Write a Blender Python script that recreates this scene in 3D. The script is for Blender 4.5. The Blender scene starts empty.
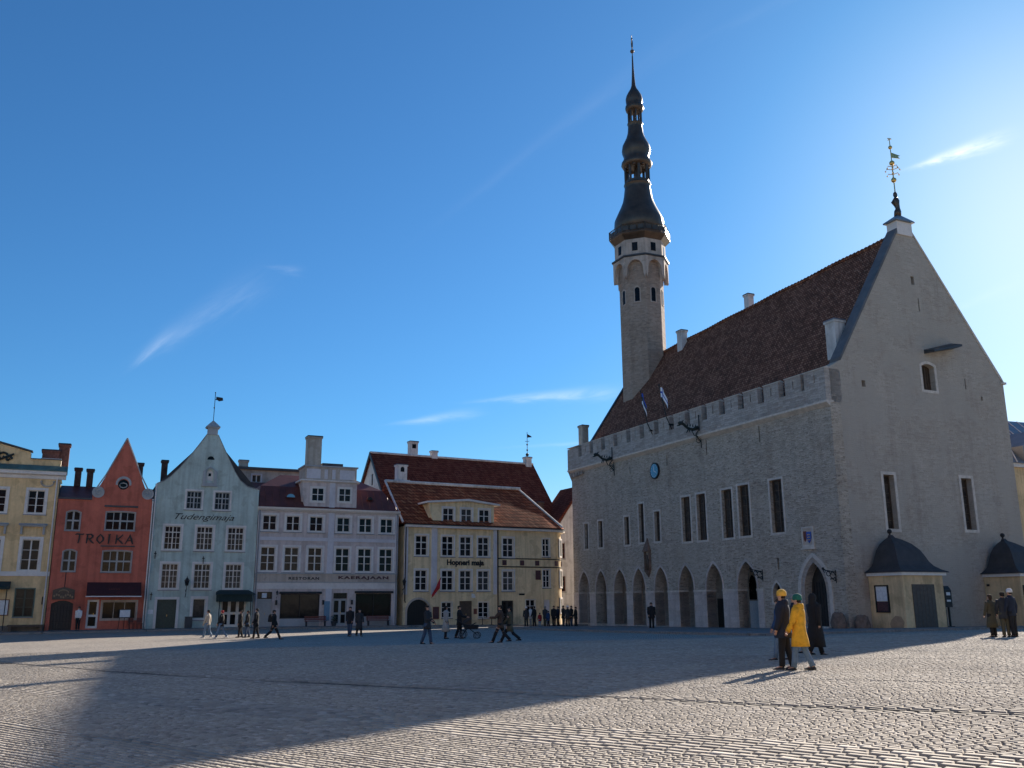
import bpy, bmesh, math, random
import numpy as np
from mathutils import Vector, Matrix
from mathutils.geometry import tessellate_polygon
random.seed(7); rng = np.random.default_rng(7)
R = math.radians; PI = math.pi
sc = bpy.context.scene
COL = sc.collection

# ------------------------------------------------------------------ camera
F, PITCH, ROLL = 917.0, R(13.3), R(-0.3)
cam = bpy.data.cameras.new('camera'); cam_o = bpy.data.objects.new('camera', cam); COL.objects.link(cam_o)
cam.sensor_width = 36.0; cam.lens = 36.0*F/1024; cam.clip_start = 0.1; cam.clip_end = 6000
f_ = Vector((0, math.cos(PITCH), math.sin(PITCH))); r_ = Vector((1, 0, 0)); u_ = r_.cross(f_)
r2 = r_*math.cos(ROLL)+u_*math.sin(ROLL); u2 = -r_*math.sin(ROLL)+u_*math.cos(ROLL)
M = Matrix((( r2.x, u2.x, -f_.x, 0), (r2.y, u2.y, -f_.y, 0), (r2.z, u2.z, -f_.z, 1.65), (0, 0, 0, 1)))
cam_o.matrix_world = M
sc.camera = cam_o
sc.render.resolution_x = 1024; sc.render.resolution_y = 768

# ------------------------------------------------------------------ sky and sun
SUN_AZ, SUN_EL = R(32.6), R(24.2)
w = bpy.data.worlds.new('World'); sc.world = w; w.use_nodes = True
wn = w.node_tree; wn.nodes.clear()
def N(nt, t, **k):
    n = nt.nodes.new(t)
    for a, b in k.items():
        if a.startswith('i_'):
            key = a[2:]
            n.inputs[int(key) if key.isdigit() else key.replace('_', ' ')].default_value = b
        else: setattr(n, a, b)
    return n
def mth(nt, op, a, b=None, c=None, clamp=False):
    n = nt.nodes.new('ShaderNodeMath'); n.operation = op; n.use_clamp = clamp
    for i, v in enumerate((a, b, c)):
        if v is None: continue
        if isinstance(v, (int, float)): n.inputs[i].default_value = v
        else: nt.links.new(v, n.inputs[i])
    return n.outputs[0]
out = N(wn, 'ShaderNodeOutputWorld'); bg = N(wn, 'ShaderNodeBackground'); bg.inputs[1].default_value = 0.0515
sky = N(wn, 'ShaderNodeTexSky', sky_type='NISHITA', sun_disc=False, sun_elevation=SUN_EL, sun_rotation=SUN_AZ,
        altitude=30, air_density=1.0, dust_density=0.32, ozone_density=3.0)
tint = N(wn, 'ShaderNodeMix', data_type='RGBA', blend_type='MULTIPLY')
ssp = N(wn, 'ShaderNodeSeparateColor'); wn.links.new(sky.outputs[0], ssp.inputs[0])
wn.links.new(mth(wn, 'SUBTRACT', 1.0, mth(wn, 'MULTIPLY', mth(wn, 'SUBTRACT', ssp.outputs[0], 3.5), 0.12), clamp=True), tint.inputs['Factor'])
wn.links.new(sky.outputs[0], tint.inputs['A']); tint.inputs['B'].default_value = (0.44, 0.93, 1.30, 1)      # deep clear spring blue
# cirrus wisps, laid out by compass direction and height above the horizon
tc = N(wn, 'ShaderNodeTexCoord'); sep = N(wn, 'ShaderNodeSeparateXYZ'); wn.links.new(tc.outputs['Generated'], sep.inputs[0])
yy = mth(wn, 'MAXIMUM', sep.outputs[1], 0.05)
ga = mth(wn, 'DIVIDE', sep.outputs[0], yy); gb = mth(wn, 'DIVIDE', sep.outputs[2], yy)
front = mth(wn, 'GREATER_THAN', sep.outputs[1], 0.06)
total = None
#  (azimuth tangent, height tangent, tilt deg, half length, half width, strength, noise scale)
WISPS = [(-0.352, 0.318, 34, 0.080, 0.020, 0.085, 26), (-0.405, 0.280, 42, 0.030, 0.009, 0.15, 40),
         (-0.262, 0.374, -8, 0.020, 0.006, 0.10, 60), (0.040, 0.222, 4, 0.075, 0.0075, 0.34, 30),
         (-0.085, 0.198, 7, 0.045, 0.0065, 0.22, 34), (0.535, 0.518, 19, 0.060, 0.0085, 1.0, 22),
         (0.07, 0.56, 40, 0.20, 0.014, 0.03, 12), (0.33, 0.72, 28, 0.16, 0.012, 0.02, 14),
         (0.10, 0.17, 3, 0.10, 0.004, 0.12, 30), (0.55, 0.34, 24, 0.05, 0.008, 0.08, 24)]
for (a0, b0, tilt, hl, hw, st, ns) in WISPS:
    da = mth(wn, 'SUBTRACT', ga, a0); db = mth(wn, 'SUBTRACT', gb, b0)
    c, s = math.cos(R(tilt)), math.sin(R(tilt))
    l = mth(wn, 'ADD', mth(wn, 'MULTIPLY', da, c), mth(wn, 'MULTIPLY', db, s))
    t = mth(wn, 'SUBTRACT', mth(wn, 'MULTIPLY', db, c), mth(wn, 'MULTIPLY', da, s))
    cv = N(wn, 'ShaderNodeCombineXYZ')
    wn.links.new(mth(wn, 'MULTIPLY', l, ns*0.42), cv.inputs[0]); wn.links.new(mth(wn, 'MULTIPLY', t, ns*2.2), cv.inputs[1]); cv.inputs[2].default_value = a0*9
    nz = N(wn, 'ShaderNodeTexNoise'); nz.inputs['Scale'].default_value = 1.0; nz.inputs['Detail'].default_value = 7; nz.inputs['Roughness'].default_value = 0.62
    nz.inputs['Distortion'].default_value = 0.5
    wn.links.new(cv.outputs[0], nz.inputs['Vector'])
    wob = mth(wn, 'MULTIPLY', mth(wn, 'SUBTRACT', nz.outputs[0], 0.5), hw*1.6)
    tt = mth(wn, 'ADD', t, wob)
    # narrower towards the low end of the wisp
    wid = mth(wn, 'MULTIPLY', mth(wn, 'ADD', mth(wn, 'MULTIPLY', mth(wn, 'DIVIDE', l, hl), 0.35), 0.75), hw)
    wid = mth(wn, 'MAXIMUM', wid, hw*0.15)
    e1 = mth(wn, 'POWER', mth(wn, 'ABSOLUTE', mth(wn, 'DIVIDE', l, hl)), 3.0)
    e2 = mth(wn, 'POWER', mth(wn, 'ABSOLUTE', mth(wn, 'DIVIDE', tt, wid)), 2.0)
    m = mth(wn, 'EXPONENT', mth(wn, 'MULTIPLY', mth(wn, 'ADD', e1, e2), -1.3))
    nn = mth(wn, 'MULTIPLY', mth(wn, 'SUBTRACT', nz.outputs[0], 0.25), 2.0, clamp=True)
    m = mth(wn, 'MULTIPLY', mth(wn, 'MULTIPLY', m, nn), st)
    total = m if total is None else mth(wn, 'ADD', total, m)
total = mth(wn, 'MULTIPLY', total, front, clamp=True)
mix = N(wn, 'ShaderNodeMix', data_type='RGBA'); 
wn.links.new(total, mix.inputs['Factor']); wn.links.new(tint.outputs['Result'], mix.inputs['A']); mix.inputs['B'].default_value = (14.0, 14.4, 15.0, 1)
wn.links.new(mix.outputs['Result'], bg.inputs[0]); wn.links.new(bg.outputs[0], out.inputs[0])

sl = bpy.data.lights.new('sun', 'SUN'); sl.energy = 4.8; sl.angle = R(0.53); sl.color = (1.0, 0.89, 0.77)
so = bpy.data.objects.new('sun', sl); COL.objects.link(so)
sd = Vector((math.sin(SUN_AZ)*math.cos(SUN_EL), math.cos(SUN_AZ)*math.cos(SUN_EL), math.sin(SUN_EL)))
so.rotation_euler = sd.to_track_quat('Z', 'Y').to_euler()
sc.view_settings.view_transform = 'Standard'; sc.view_settings.look = 'None'
sc.view_settings.exposure = 0.98; sc.view_settings.gamma = 1.0
sc.render.engine = 'CYCLES'

# ------------------------------------------------------------------ materials
MATS = {}
def new_mat(name):
    m = bpy.data.materials.new(name); m.use_nodes = True; nt = m.node_tree
    b = nt.nodes['Principled BSDF']; MATS[name] = m
    return m, nt, b
def ramp(nt, fac, cols):
    r = nt.nodes.new('ShaderNodeValToRGB'); e = r.color_ramp.elements
    e[0].position, e[0].color = cols[0][0], (*cols[0][1], 1)
    e[1].position, e[1].color = cols[-1][0], (*cols[-1][1], 1)
    for p, c in cols[1:-1]:
        x = e.new(p); x.color = (*c, 1)
    nt.links.new(fac, r.inputs[0]); return r.outputs[0]
def noise(nt, vec, scale, detail=5, rough=0.55, dist=0.0):
    n = nt.nodes.new('ShaderNodeTexNoise'); n.inputs['Scale'].default_value = scale; n.inputs['Detail'].default_value = detail
    n.inputs['Roughness'].default_value = rough; n.inputs['Distortion'].default_value = dist
    if vec is not None: nt.links.new(vec, n.inputs['Vector'])
    return n.outputs[0]
def mixc(nt, fac, a, b, mode='MIX'):
    n = nt.nodes.new('ShaderNodeMix'); n.data_type = 'RGBA'; n.blend_type = mode
    if isinstance(fac, (int, float)): n.inputs['Factor'].default_value = fac
    else: nt.links.new(fac, n.inputs['Factor'])
    for k, v in (('A', a), ('B', b)):
        if isinstance(v, tuple): n.inputs[k].default_value = (*v, 1)
        else: nt.links.new(v, n.inputs[k])
    return n.outputs['Result']
def bump(nt, b, h, strength, dist=0.02):
    n = nt.nodes.new('ShaderNodeBump'); n.inputs['Strength'].default_value = strength; n.inputs['Distance'].default_value = dist
    nt.links.new(h, n.inputs['Height']); nt.links.new(n.outputs[0], b.inputs['Normal'])
def objco(nt):
    t = nt.nodes.new('ShaderNodeTexCoord'); return t.outputs['Object']
def wallco(nt):      # (x+y, z) so that both faces of a corner carry level courses
    s = nt.nodes.new('ShaderNodeSeparateXYZ'); nt.links.new(objco(nt), s.inputs[0])
    c = nt.nodes.new('ShaderNodeCombineXYZ'); nt.links.new(mth(nt, 'ADD', s.outputs[0], s.outputs[1]), c.inputs[0]); nt.links.new(s.outputs[2], c.inputs[1])
    return c.outputs[0], s.outputs[2]

def plaster(name, col, dirt=0.35, rough=0.9, streak=True):      # stains, rain streaks and repaired patches
    m, nt, b = new_mat(name); o = objco(nt)
    n1 = noise(nt, o, 0.55, 6, 0.62, 0.6); n2 = noise(nt, o, 6.0, 6, 0.6)
    d = tuple(c*(1-dirt) for c in col); l = tuple(min(0.85, c*(1+dirt*0.35)) for c in col)
    c = ramp(nt, n1, [(0.3, d), (0.52, col), (0.75, l)])
    c = mixc(nt, 0.22, c, ramp(nt, n2, [(0.35, (0.55, 0.55, 0.55)), (0.65, (1, 1, 1))]), 'MULTIPLY')
    if streak:
        mp = nt.nodes.new('ShaderNodeMapping'); mp.inputs['Scale'].default_value = (3.0, 3.0, 0.18); nt.links.new(o, mp.inputs[0])
        n3 = noise(nt, mp.outputs[0], 1.0, 5, 0.6)
        c = mixc(nt, 0.42, c, ramp(nt, n3, [(0.40, (0.60, 0.58, 0.56)), (0.54, (1, 1, 1))]), 'MULTIPLY')
        n6 = noise(nt, o, 0.9, 3, 0.4, 0.3); c = mixc(nt, 1.0, c, ramp(nt, n6, [(0.40, (0.86, 0.85, 0.84)), (0.425, (1, 1, 1)), (0.62, (1, 1, 1)), (0.64, (1.06, 1.05, 1.04))]), 'MULTIPLY')
    nt.links.new(c, b.inputs['Base Color']); b.inputs['Roughness'].default_value = rough
    bump(nt, b, n2, 0.25, 0.01)
    return m
def flat(name, col, rough=0.6, metal=0.0, var=0.25, scale=5.0, bmp=0.1):
    m, nt, b = new_mat(name); o = objco(nt); n = noise(nt, o, scale, 5, 0.6)
    c = ramp(nt, n, [(0.3, tuple(x*(1-var) for x in col)), (0.7, tuple(min(1, x*(1+var*0.5)) for x in col))])
    nt.links.new(c, b.inputs['Base Color']); b.inputs['Roughness'].default_value = rough; b.inputs['Metallic'].default_value = metal
    if bmp: bump(nt, b, n, bmp, 0.01)
    return m
def rubble(name, cols, mortar, bw=0.42, bh=0.14, strength=0.9, patch=None, soft=0.35, pits=False):
    """coursed limestone: brick pattern pulled out of true by noise, every stone its own tone"""
    m, nt, b = new_mat(name); v, z = wallco(nt)
    o = objco(nt)
    dn = nt.nodes.new('ShaderNodeTexNoise'); dn.inputs['Scale'].default_value = 1.6; dn.inputs['Detail'].default_value = 3; nt.links.new(o, dn.inputs['Vector'])
    sub = nt.nodes.new('ShaderNodeVectorMath'); sub.operation = 'SUBTRACT'; nt.links.new(dn.outputs['Color'], sub.inputs[0]); sub.inputs[1].default_value = (0.5, 0.5, 0.5)
    sca = nt.nodes.new('ShaderNodeVectorMath'); sca.operation = 'SCALE'; nt.links.new(sub.outputs[0], sca.inputs[0]); sca.inputs['Scale'].default_value = 0.22
    add = nt.nodes.new('ShaderNodeVectorMath'); add.operation = 'ADD'; nt.links.new(v, add.inputs[0]); nt.links.new(sca.outputs[0], add.inputs[1])
    br = nt.nodes.new('ShaderNodeTexBrick'); nt.links.new(add.outputs[0], br.inputs['Vector'])
    br.inputs['Scale'].default_value = 1.0; br.inputs['Brick Width'].default_value = bw; br.inputs['Row Height'].default_value = bh
    br.inputs['Mortar Size'].default_value = 0.016; br.inputs['Mortar Smooth'].default_value = 0.4; br.inputs['Bias'].default_value = 0.0
    br.inputs['Color1'].default_value = (0, 0, 0, 1); br.inputs['Color2'].default_value = (1, 1, 1, 1); br.inputs['Mortar'].default_value = (0.5, 0.5, 0.5, 1)
    br.offset = 0.45; br.squash = 1.3; br.squash_frequency = 3
    n2 = noise(nt, o, 9, 6, 0.65); n1 = noise(nt, o, 0.35, 6, 0.6, 0.8)
    c = ramp(nt, br.outputs['Color'], [(0.05, cols[0]), (0.5, cols[1]), (0.95, cols[2])])
    c = mixc(nt, soft, c, cols[1])
    c = mixc(nt, 0.5, c, ramp(nt, n2, [(0.3, (0.6, 0.6, 0.6)), (0.55, (1.08, 1.08, 1.08))]), 'MULTIPLY')
    c = mixc(nt, mth(nt, 'MULTIPLY', br.outputs['Fac'], 0.55), c, mortar)
    c = mixc(nt, 0.55, c, ramp(nt, n1, [(0.34, (0.80, 0.74, 0.69)), (0.48, (0.98, 0.96, 0.94)), (0.62, (1.04, 1.04, 1.04))]), 'MULTIPLY')
    mps = nt.nodes.new('ShaderNodeMapping'); mps.inputs['Scale'].default_value = (1.1, 1.1, 0.10); nt.links.new(o, mps.inputs[0])
    c = mixc(nt, 0.5, c, ramp(nt, noise(nt, mps.outputs[0], 1.0, 6, 0.65), [(0.38, (0.78, 0.75, 0.73)), (0.52, (1.0, 1.0, 1.0))]), 'MULTIPLY')
    if pits:         # dark open joints and weathered hollows, the hollows' shade painted into the colour
        mp = nt.nodes.new('ShaderNodeMapping'); mp.inputs['Scale'].default_value = (1.5, 1.5, 4.5); nt.links.new(o, mp.inputs[0])
        n5 = noise(nt, mp.outputs[0], 2.2, 5, 0.7, 0.6)
        c = mixc(nt, 1.0, c, ramp(nt, n5, [(0.36, (0.45, 0.42, 0.41)), (0.45, (1, 1, 1))]), 'MULTIPLY')
    if patch:        # smooth render that still covers part of the stone
        n4 = noise(nt, o, 0.22, 7, 0.6, 1.0)
        pf = ramp(nt, n4, [(patch[0], (0, 0, 0)), (patch[0]+0.10, (1, 1, 1))])
        c = mixc(nt, mth(nt, 'MULTIPLY', pf, patch[2]), c, patch[1])
    nt.links.new(c, b.inputs['Base Color']); b.inputs['Roughness'].default_value = 0.93
    h = mth(nt, 'ADD', mth(nt, 'MULTIPLY', mth(nt, 'SUBTRACT', 1.0, br.outputs['Fac']), 0.6), mth(nt, 'MULTIPLY', n2, 0.7))
    bump(nt, b, h, strength, 0.06)
    return m
def tiles(name, cols, tw=0.26, th=0.34, strength=0.8, moss=0.3):
    m, nt, b = new_mat(name); v, z = wallco(nt); o = objco(nt)
    br = nt.nodes.new('ShaderNodeTexBrick'); nt.links.new(v, br.inputs['Vector'])
    br.inputs['Scale'].default_value = 1.0; br.inputs['Brick Width'].default_value = tw; br.inputs['Row Height'].default_value = th*0.75
    br.inputs['Mortar Size'].default_value = tw*0.13; br.inputs['Mortar Smooth'].default_value = 0.6; br.inputs['Bias'].default_value = 0
    br.inputs['Color1'].default_value = (0, 0, 0, 1); br.inputs['Color2'].default_value = (1, 1, 1, 1); br.inputs['Mortar'].default_value = (0.5, 0.5, 0.5, 1)
    n1 = noise(nt, o, 0.8, 6, 0.65, 0.5); n2 = noise(nt, o, 7, 4, 0.7)
    c = ramp(nt, br.outputs['Color'], [(0.1, cols[0]), (0.5, cols[1]), (0.9, cols[2])])
    c = mixc(nt, mth(nt, 'MULTIPLY', br.outputs['Fac'], 0.85), c, tuple(x*0.22 for x in cols[0]))
    c = mixc(nt, moss, c, ramp(nt, n1, [(0.35, (0.35, 0.33, 0.33)), (0.6, (1, 1, 1))]), 'MULTIPLY')
    c = mixc(nt, 0.4, c, ramp(nt, n2, [(0.35, (0.4, 0.4, 0.4)), (0.65, (1, 1, 1))]), 'MULTIPLY')
    nt.links.new(c, b.inputs['Base Color']); b.inputs['Roughness'].default_value = 0.9; b.inputs['Specular IOR Level'].default_value = 0.12
    h = mth(nt, 'SUBTRACT', mth(nt, 'MULTIPLY', n2, 0.5), br.outputs['Fac'])
    bump(nt, b, h, strength, 0.05)
    return m

TH_COLS = [(0.35, 0.295, 0.235), (0.49, 0.42, 0.335), (0.61, 0.53, 0.43)]
rubble('town_limestone', TH_COLS, (0.57, 0.49, 0.395), 0.36, 0.125, 1.0, (0.58, (0.52, 0.45, 0.36), 0.5), 0.35, True)
rubble('gable_limestone', [(0.35, 0.305, 0.25), (0.44, 0.385, 0.318), (0.51, 0.45, 0.375)], (0.47, 0.41, 0.34), 0.42, 0.14, 0.5, (0.47, (0.42, 0.368, 0.305), 0.75), 0.5)
rubble('parapet_stone', [(0.32, 0.28, 0.245), (0.45, 0.40, 0.35), (0.56, 0.505, 0.45)], (0.42, 0.37, 0.33), 0.5, 0.16, 1.0)
rubble('pier_stone', [(0.45, 0.39, 0.35), (0.54, 0.47, 0.42), (0.62, 0.55, 0.50)], (0.42, 0.36, 0.32), 0.8, 0.42, 0.4)
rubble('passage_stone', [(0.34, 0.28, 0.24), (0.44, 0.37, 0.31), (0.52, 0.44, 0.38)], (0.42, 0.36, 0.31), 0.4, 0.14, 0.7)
rubble('tower_stone', [(0.25, 0.198, 0.158), (0.34, 0.27, 0.215), (0.43, 0.35, 0.285)], (0.34, 0.275, 0.225), 0.42, 0.15, 0.5, (0.55, (0.36, 0.29, 0.235), 0.5), 0.3)
plaster('tower_plaster', (0.50, 0.42, 0.355), 0.3)
flat('trim_stone', (0.62, 0.55, 0.47), 0.85, 0, 0.25, 3)
tiles('town_hall_tiles', [(0.23, 0.10, 0.062), (0.33, 0.145, 0.09), (0.46, 0.22, 0.14)], 0.24, 0.3, 0.9, 0.5)
tiles('pantiles_orange', [(0.29, 0.078, 0.036), (0.42, 0.115, 0.052), (0.54, 0.19, 0.09)], 0.36, 0.46, 1.0, 0.35)
tiles('tiles_brown_red', [(0.17, 0.045, 0.028), (0.23, 0.062, 0.038), (0.28, 0.09, 0.055)], 0.26, 0.34, 0.7, 0.35)
flat('sheet_brown_red', (0.125, 0.036, 0.026), 0.5, 0.1, 0.4, 1.2)
flat('sheet_grey', (0.22, 0.23, 0.24), 0.45, 0.5, 0.25, 1.0)
flat('sheet_mid', (0.13, 0.13, 0.135), 0.7, 0.0, 0.3, 1.2)
flat('sheet_dark', (0.055, 0.06, 0.066), 0.5, 0.3, 0.3, 1.5)
flat('sheet_green', (0.09, 0.17, 0.15), 0.55, 0.1, 0.35, 1.5)
flat('copper_dark', (0.10, 0.072, 0.052), 0.38, 0.5, 0.35, 1.3, 0.15)
flat('gold', (0.75, 0.52, 0.18), 0.3, 0.9, 0.15)
flat('iron', (0.022, 0.022, 0.024), 0.5, 0.4, 0.3)
flat('dragon_green', (0.022, 0.034, 0.032), 0.5, 0.3, 0.4)
plaster('yellow_plaster', (0.80, 0.57, 0.30), 0.2)
plaster('red_plaster', (0.57, 0.155, 0.10), 0.24)
plaster('blue_plaster', (0.50, 0.59, 0.535), 0.2)
plaster('lilac_plaster', (0.64, 0.545, 0.505), 0.14)
plaster('tan_plaster', (0.56, 0.47, 0.39), 0.16)
plaster('cream_plaster', (0.86, 0.67, 0.40), 0.17)
plaster('kiosk_plaster', (0.78, 0.57, 0.32), 0.24)
plaster('white_plaster', (0.66, 0.64, 0.61), 0.2)
plaster('beige_plaster', (0.47, 0.42, 0.35), 0.25)
plaster('pale_trim', (0.74, 0.69, 0.64), 0.18, streak=False)
plaster('bluewhite_trim', (0.64, 0.61, 0.62), 0.15, streak=False)
plaster('grey_trim', (0.40, 0.41, 0.41), 0.22, streak=False)
plaster('plinth_grey', (0.20, 0.185, 0.165), 0.35)
flat('window_white', (0.68, 0.63, 0.57), 0.5, 0, 0.12)
flat('window_grey', (0.36, 0.36, 0.35), 0.5, 0, 0.12)
flat('door_green', (0.035, 0.055, 0.04), 0.5, 0, 0.3)
flat('door_dark', (0.025, 0.02, 0.018), 0.55, 0, 0.4)
flat('door_brown', (0.10, 0.068, 0.045), 0.6, 0, 0.3)
flat('door_olive', (0.085, 0.068, 0.055), 0.6, 0, 0.25)
flat('wood_red', (0.17, 0.045, 0.03), 0.6, 0, 0.3)
flat('canvas_maroon', (0.055, 0.012, 0.014), 0.85, 0, 0.25)
flat('canvas_green', (0.016, 0.034, 0.032), 0.85, 0, 0.25)
flat('black_paint', (0.012, 0.012, 0.013), 0.5, 0, 0.2)
flat('brick_red', (0.21, 0.085, 0.06), 0.85, 0, 0.5, 6)
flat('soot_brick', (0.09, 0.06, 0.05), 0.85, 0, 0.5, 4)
flat('white_paint', (0.75, 0.75, 0.73), 0.6, 0, 0.1)
flat('paper', (0.72, 0.73, 0.74), 0.6, 0, 0.2, 9)
flat('poster_dark', (0.10, 0.04, 0.045), 0.6, 0, 0.6, 14)
flat('slate', (0.05, 0.046, 0.046), 0.75, 0.0, 0.3, 2.0)
flat('clock_blue', (0.11, 0.36, 0.50), 0.4, 0, 0.1)
flat('shield_blue', (0.06, 0.12, 0.42), 0.5, 0, 0.15)
flat('flag_blue', (0.02, 0.08, 0.45), 0.8, 0, 0.1)
flat('flag_red', (0.45, 0.02, 0.025), 0.8, 0, 0.2)
flat('flag_white', (0.8, 0.8, 0.82), 0.8, 0, 0.05)
flat('patch_brown', (0.42, 0.28, 0.17), 0.9, 0, 0.2, 3)
flat('stump_stone', (0.20, 0.135, 0.10), 0.95, 0, 0.45, 4, 0.6)
flat('skin', (0.52, 0.30, 0.21), 0.55, 0, 0.1)
flat('rubber', (0.02, 0.02, 0.02), 0.7)
def cloth(name, col, rough=0.9): return flat(name, col, rough, 0, 0.22, 12, 0.25)
for nme, col in dict(cloth_black=(0.012, 0.012, 0.014), cloth_navy=(0.014, 0.022, 0.042), cloth_charcoal=(0.032, 0.034, 0.038), cloth_yellow=(0.80, 0.40, 0.025),
        cloth_teal=(0.012, 0.13, 0.10), cloth_mustard=(0.80, 0.46, 0.07), cloth_jeans=(0.13, 0.20, 0.29), cloth_denim=(0.045, 0.075, 0.13), cloth_beige=(0.50, 0.43, 0.34),
        cloth_grey=(0.30, 0.30, 0.29), cloth_olive=(0.085, 0.075, 0.045), cloth_brown=(0.075, 0.045, 0.03), cloth_red=(0.36, 0.03, 0.035), cloth_white=(0.72, 0.71, 0.70),
        cloth_blue=(0.02, 0.06, 0.16), cloth_tan=(0.36, 0.24, 0.14), cloth_cyan=(0.16, 0.28, 0.38), hair_dark=(0.02, 0.014, 0.01), hair_blond=(0.28, 0.17, 0.08), hair_brown=(0.06, 0.035, 0.02)).items(): cloth(nme, col)
def glass(name, lo, hi, rough=0.08):
    m, nt, b = new_mat(name); oi = nt.nodes.new('ShaderNodeObjectInfo')
    c = ramp(nt, oi.outputs['Random'], [(0.0, lo), (0.6, tuple(x*1.6 for x in lo)), (1.0, hi)])
    o = objco(nt); n = noise(nt, o, 1.7, 4, 0.7, 1.5)
    c = mixc(nt, 0.7, c, ramp(nt, n, [(0.4, (0.25, 0.25, 0.27)), (0.58, (1.0, 0.97, 0.92))]), 'MULTIPLY')
    nt.links.new(c, b.inputs['Base Color']); b.inputs['Roughness'].default_value = rough; b.inputs['Specular IOR Level'].default_value = 0.14
    n2 = noise(nt, o, 0.9, 2, 0.5); bump(nt, b, n2, 0.15, 0.05)
    return m
glass('glass_dark', (0.008, 0.009, 0.011), (0.035, 0.034, 0.032))
glass('glass_curtain', (0.03, 0.032, 0.034), (0.17, 0.16, 0.15))
glass('glass_shop', (0.006, 0.006, 0.007), (0.02, 0.02, 0.02))
glass('glass_leaded', (0.05, 0.042, 0.036), (0.09, 0.075, 0.065), 0.4)

# granite setts
m, nt, b = new_mat('granite_sett'); g = nt.nodes.new('ShaderNodeNewGeometry'); o = objco(nt)
c = ramp(nt, g.outputs['Random Per Island'], [(0.0, (0.26, 0.235, 0.20)), (0.1, (0.35, 0.312, 0.26)), (0.55, (0.41, 0.365, 0.30)), (0.9, (0.45, 0.405, 0.34)), (1.0, (0.52, 0.475, 0.41))])
c = mixc(nt, 0.25, c, ramp(nt, noise(nt, o, 14, 6, 0.7), [(0.3, (0.6, 0.6, 0.6)), (0.55, (1.05, 1.05, 1.05))]), 'MULTIPLY')
c = mixc(nt, 0.35, c, ramp(nt, noise(nt, o, 0.28, 5, 0.6, 0.7), [(0.36, (0.72, 0.72, 0.74)), (0.55, (1.03, 1.03, 1.03))]), 'MULTIPLY')
ta = nt.nodes.new('ShaderNodeAttribute'); ta.attribute_name = 'tone'; c = mixc(nt, 1.0, c, ta.outputs['Color'], 'MULTIPLY')
nt.links.new(c, b.inputs['Base Color']); b.inputs['Roughness'].default_value = 0.85; b.inputs['Specular IOR Level'].default_value = 0.22
bump(nt, b, noise(nt, o, 30, 4, 0.6), 0.10, 0.006)
# square ground: joints' sand near, the same setts as relief further out
m, nt, b = new_mat('sett_ground'); o = objco(nt)
mp = nt.nodes.new('ShaderNodeMapping'); mp.inputs['Rotation'].default_value = (0, 0, R(43)); nt.links.new(o, mp.inputs[0])
br = nt.nodes.new('ShaderNodeTexBrick'); nt.links.new(mp.outputs[0], br.inputs['Vector']); br.inputs['Scale'].default_value = 1
br.inputs['Brick Width'].default_value = 0.15; br.inputs['Row Height'].default_value = 0.11; br.inputs['Mortar Size'].default_value = 0.010; br.inputs['Mortar Smooth'].default_value = 0.5
br.inputs['Color1'].default_value = (0.31, 0.275, 0.23, 1); br.inputs['Color2'].default_value = (0.45, 0.40, 0.335, 1); br.inputs['Mortar'].default_value = (0.07, 0.062, 0.055, 1)
c = mixc(nt, 0.4, br.outputs['Color'], ramp(nt, noise(nt, o, 0.22, 6, 0.65, 0.8), [(0.36, (0.6, 0.6, 0.62)), (0.6, (1, 1, 1))]), 'MULTIPLY')
nt.links.new(c, b.inputs['Base Color']); b.inputs['Roughness'].default_value = 0.75
bump(nt, b, mth(nt, 'SUBTRACT', noise(nt, o, 6, 4, 0.6), br.outputs['Fac']), 0.8, 0.03)
m, nt, b = new_mat('joint_sand'); o = objco(nt)
nt.links.new(ramp(nt, noise(nt, o, 8, 5, 0.6), [(0.3, (0.03, 0.027, 0.024)), (0.7, (0.06, 0.052, 0.046))]), b.inputs['Base Color']); b.inputs['Roughness'].default_value = 1
m, nt, b = new_mat('pavement_flags'); v, z = wallco(nt); o = objco(nt)
br = nt.nodes.new('ShaderNodeTexBrick'); nt.links.new(o, br.inputs['Vector']); br.inputs['Scale'].default_value = 1
br.inputs['Brick Width'].default_value = 0.9; br.inputs['Row Height'].default_value = 0.6; br.inputs['Mortar Size'].default_value = 0.02
br.inputs['Color1'].default_value = (0.17, 0.16, 0.15, 1); br.inputs['Color2'].default_value = (0.26, 0.245, 0.23, 1); br.inputs['Mortar'].default_value = (0.08, 0.075, 0.07, 1)
c = mixc(nt, 0.5, br.outputs['Color'], ramp(nt, noise(nt, o, 1.2, 6, 0.65), [(0.36, (0.5, 0.5, 0.5)), (0.6, (1, 1, 1))]), 'MULTIPLY')
nt.links.new(c, b.inputs['Base Color']); b.inputs['Roughness'].default_value = 0.8
flat('kerb_granite', (0.24, 0.22, 0.20), 0.8, 0, 0.35, 6, 0.4)

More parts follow.
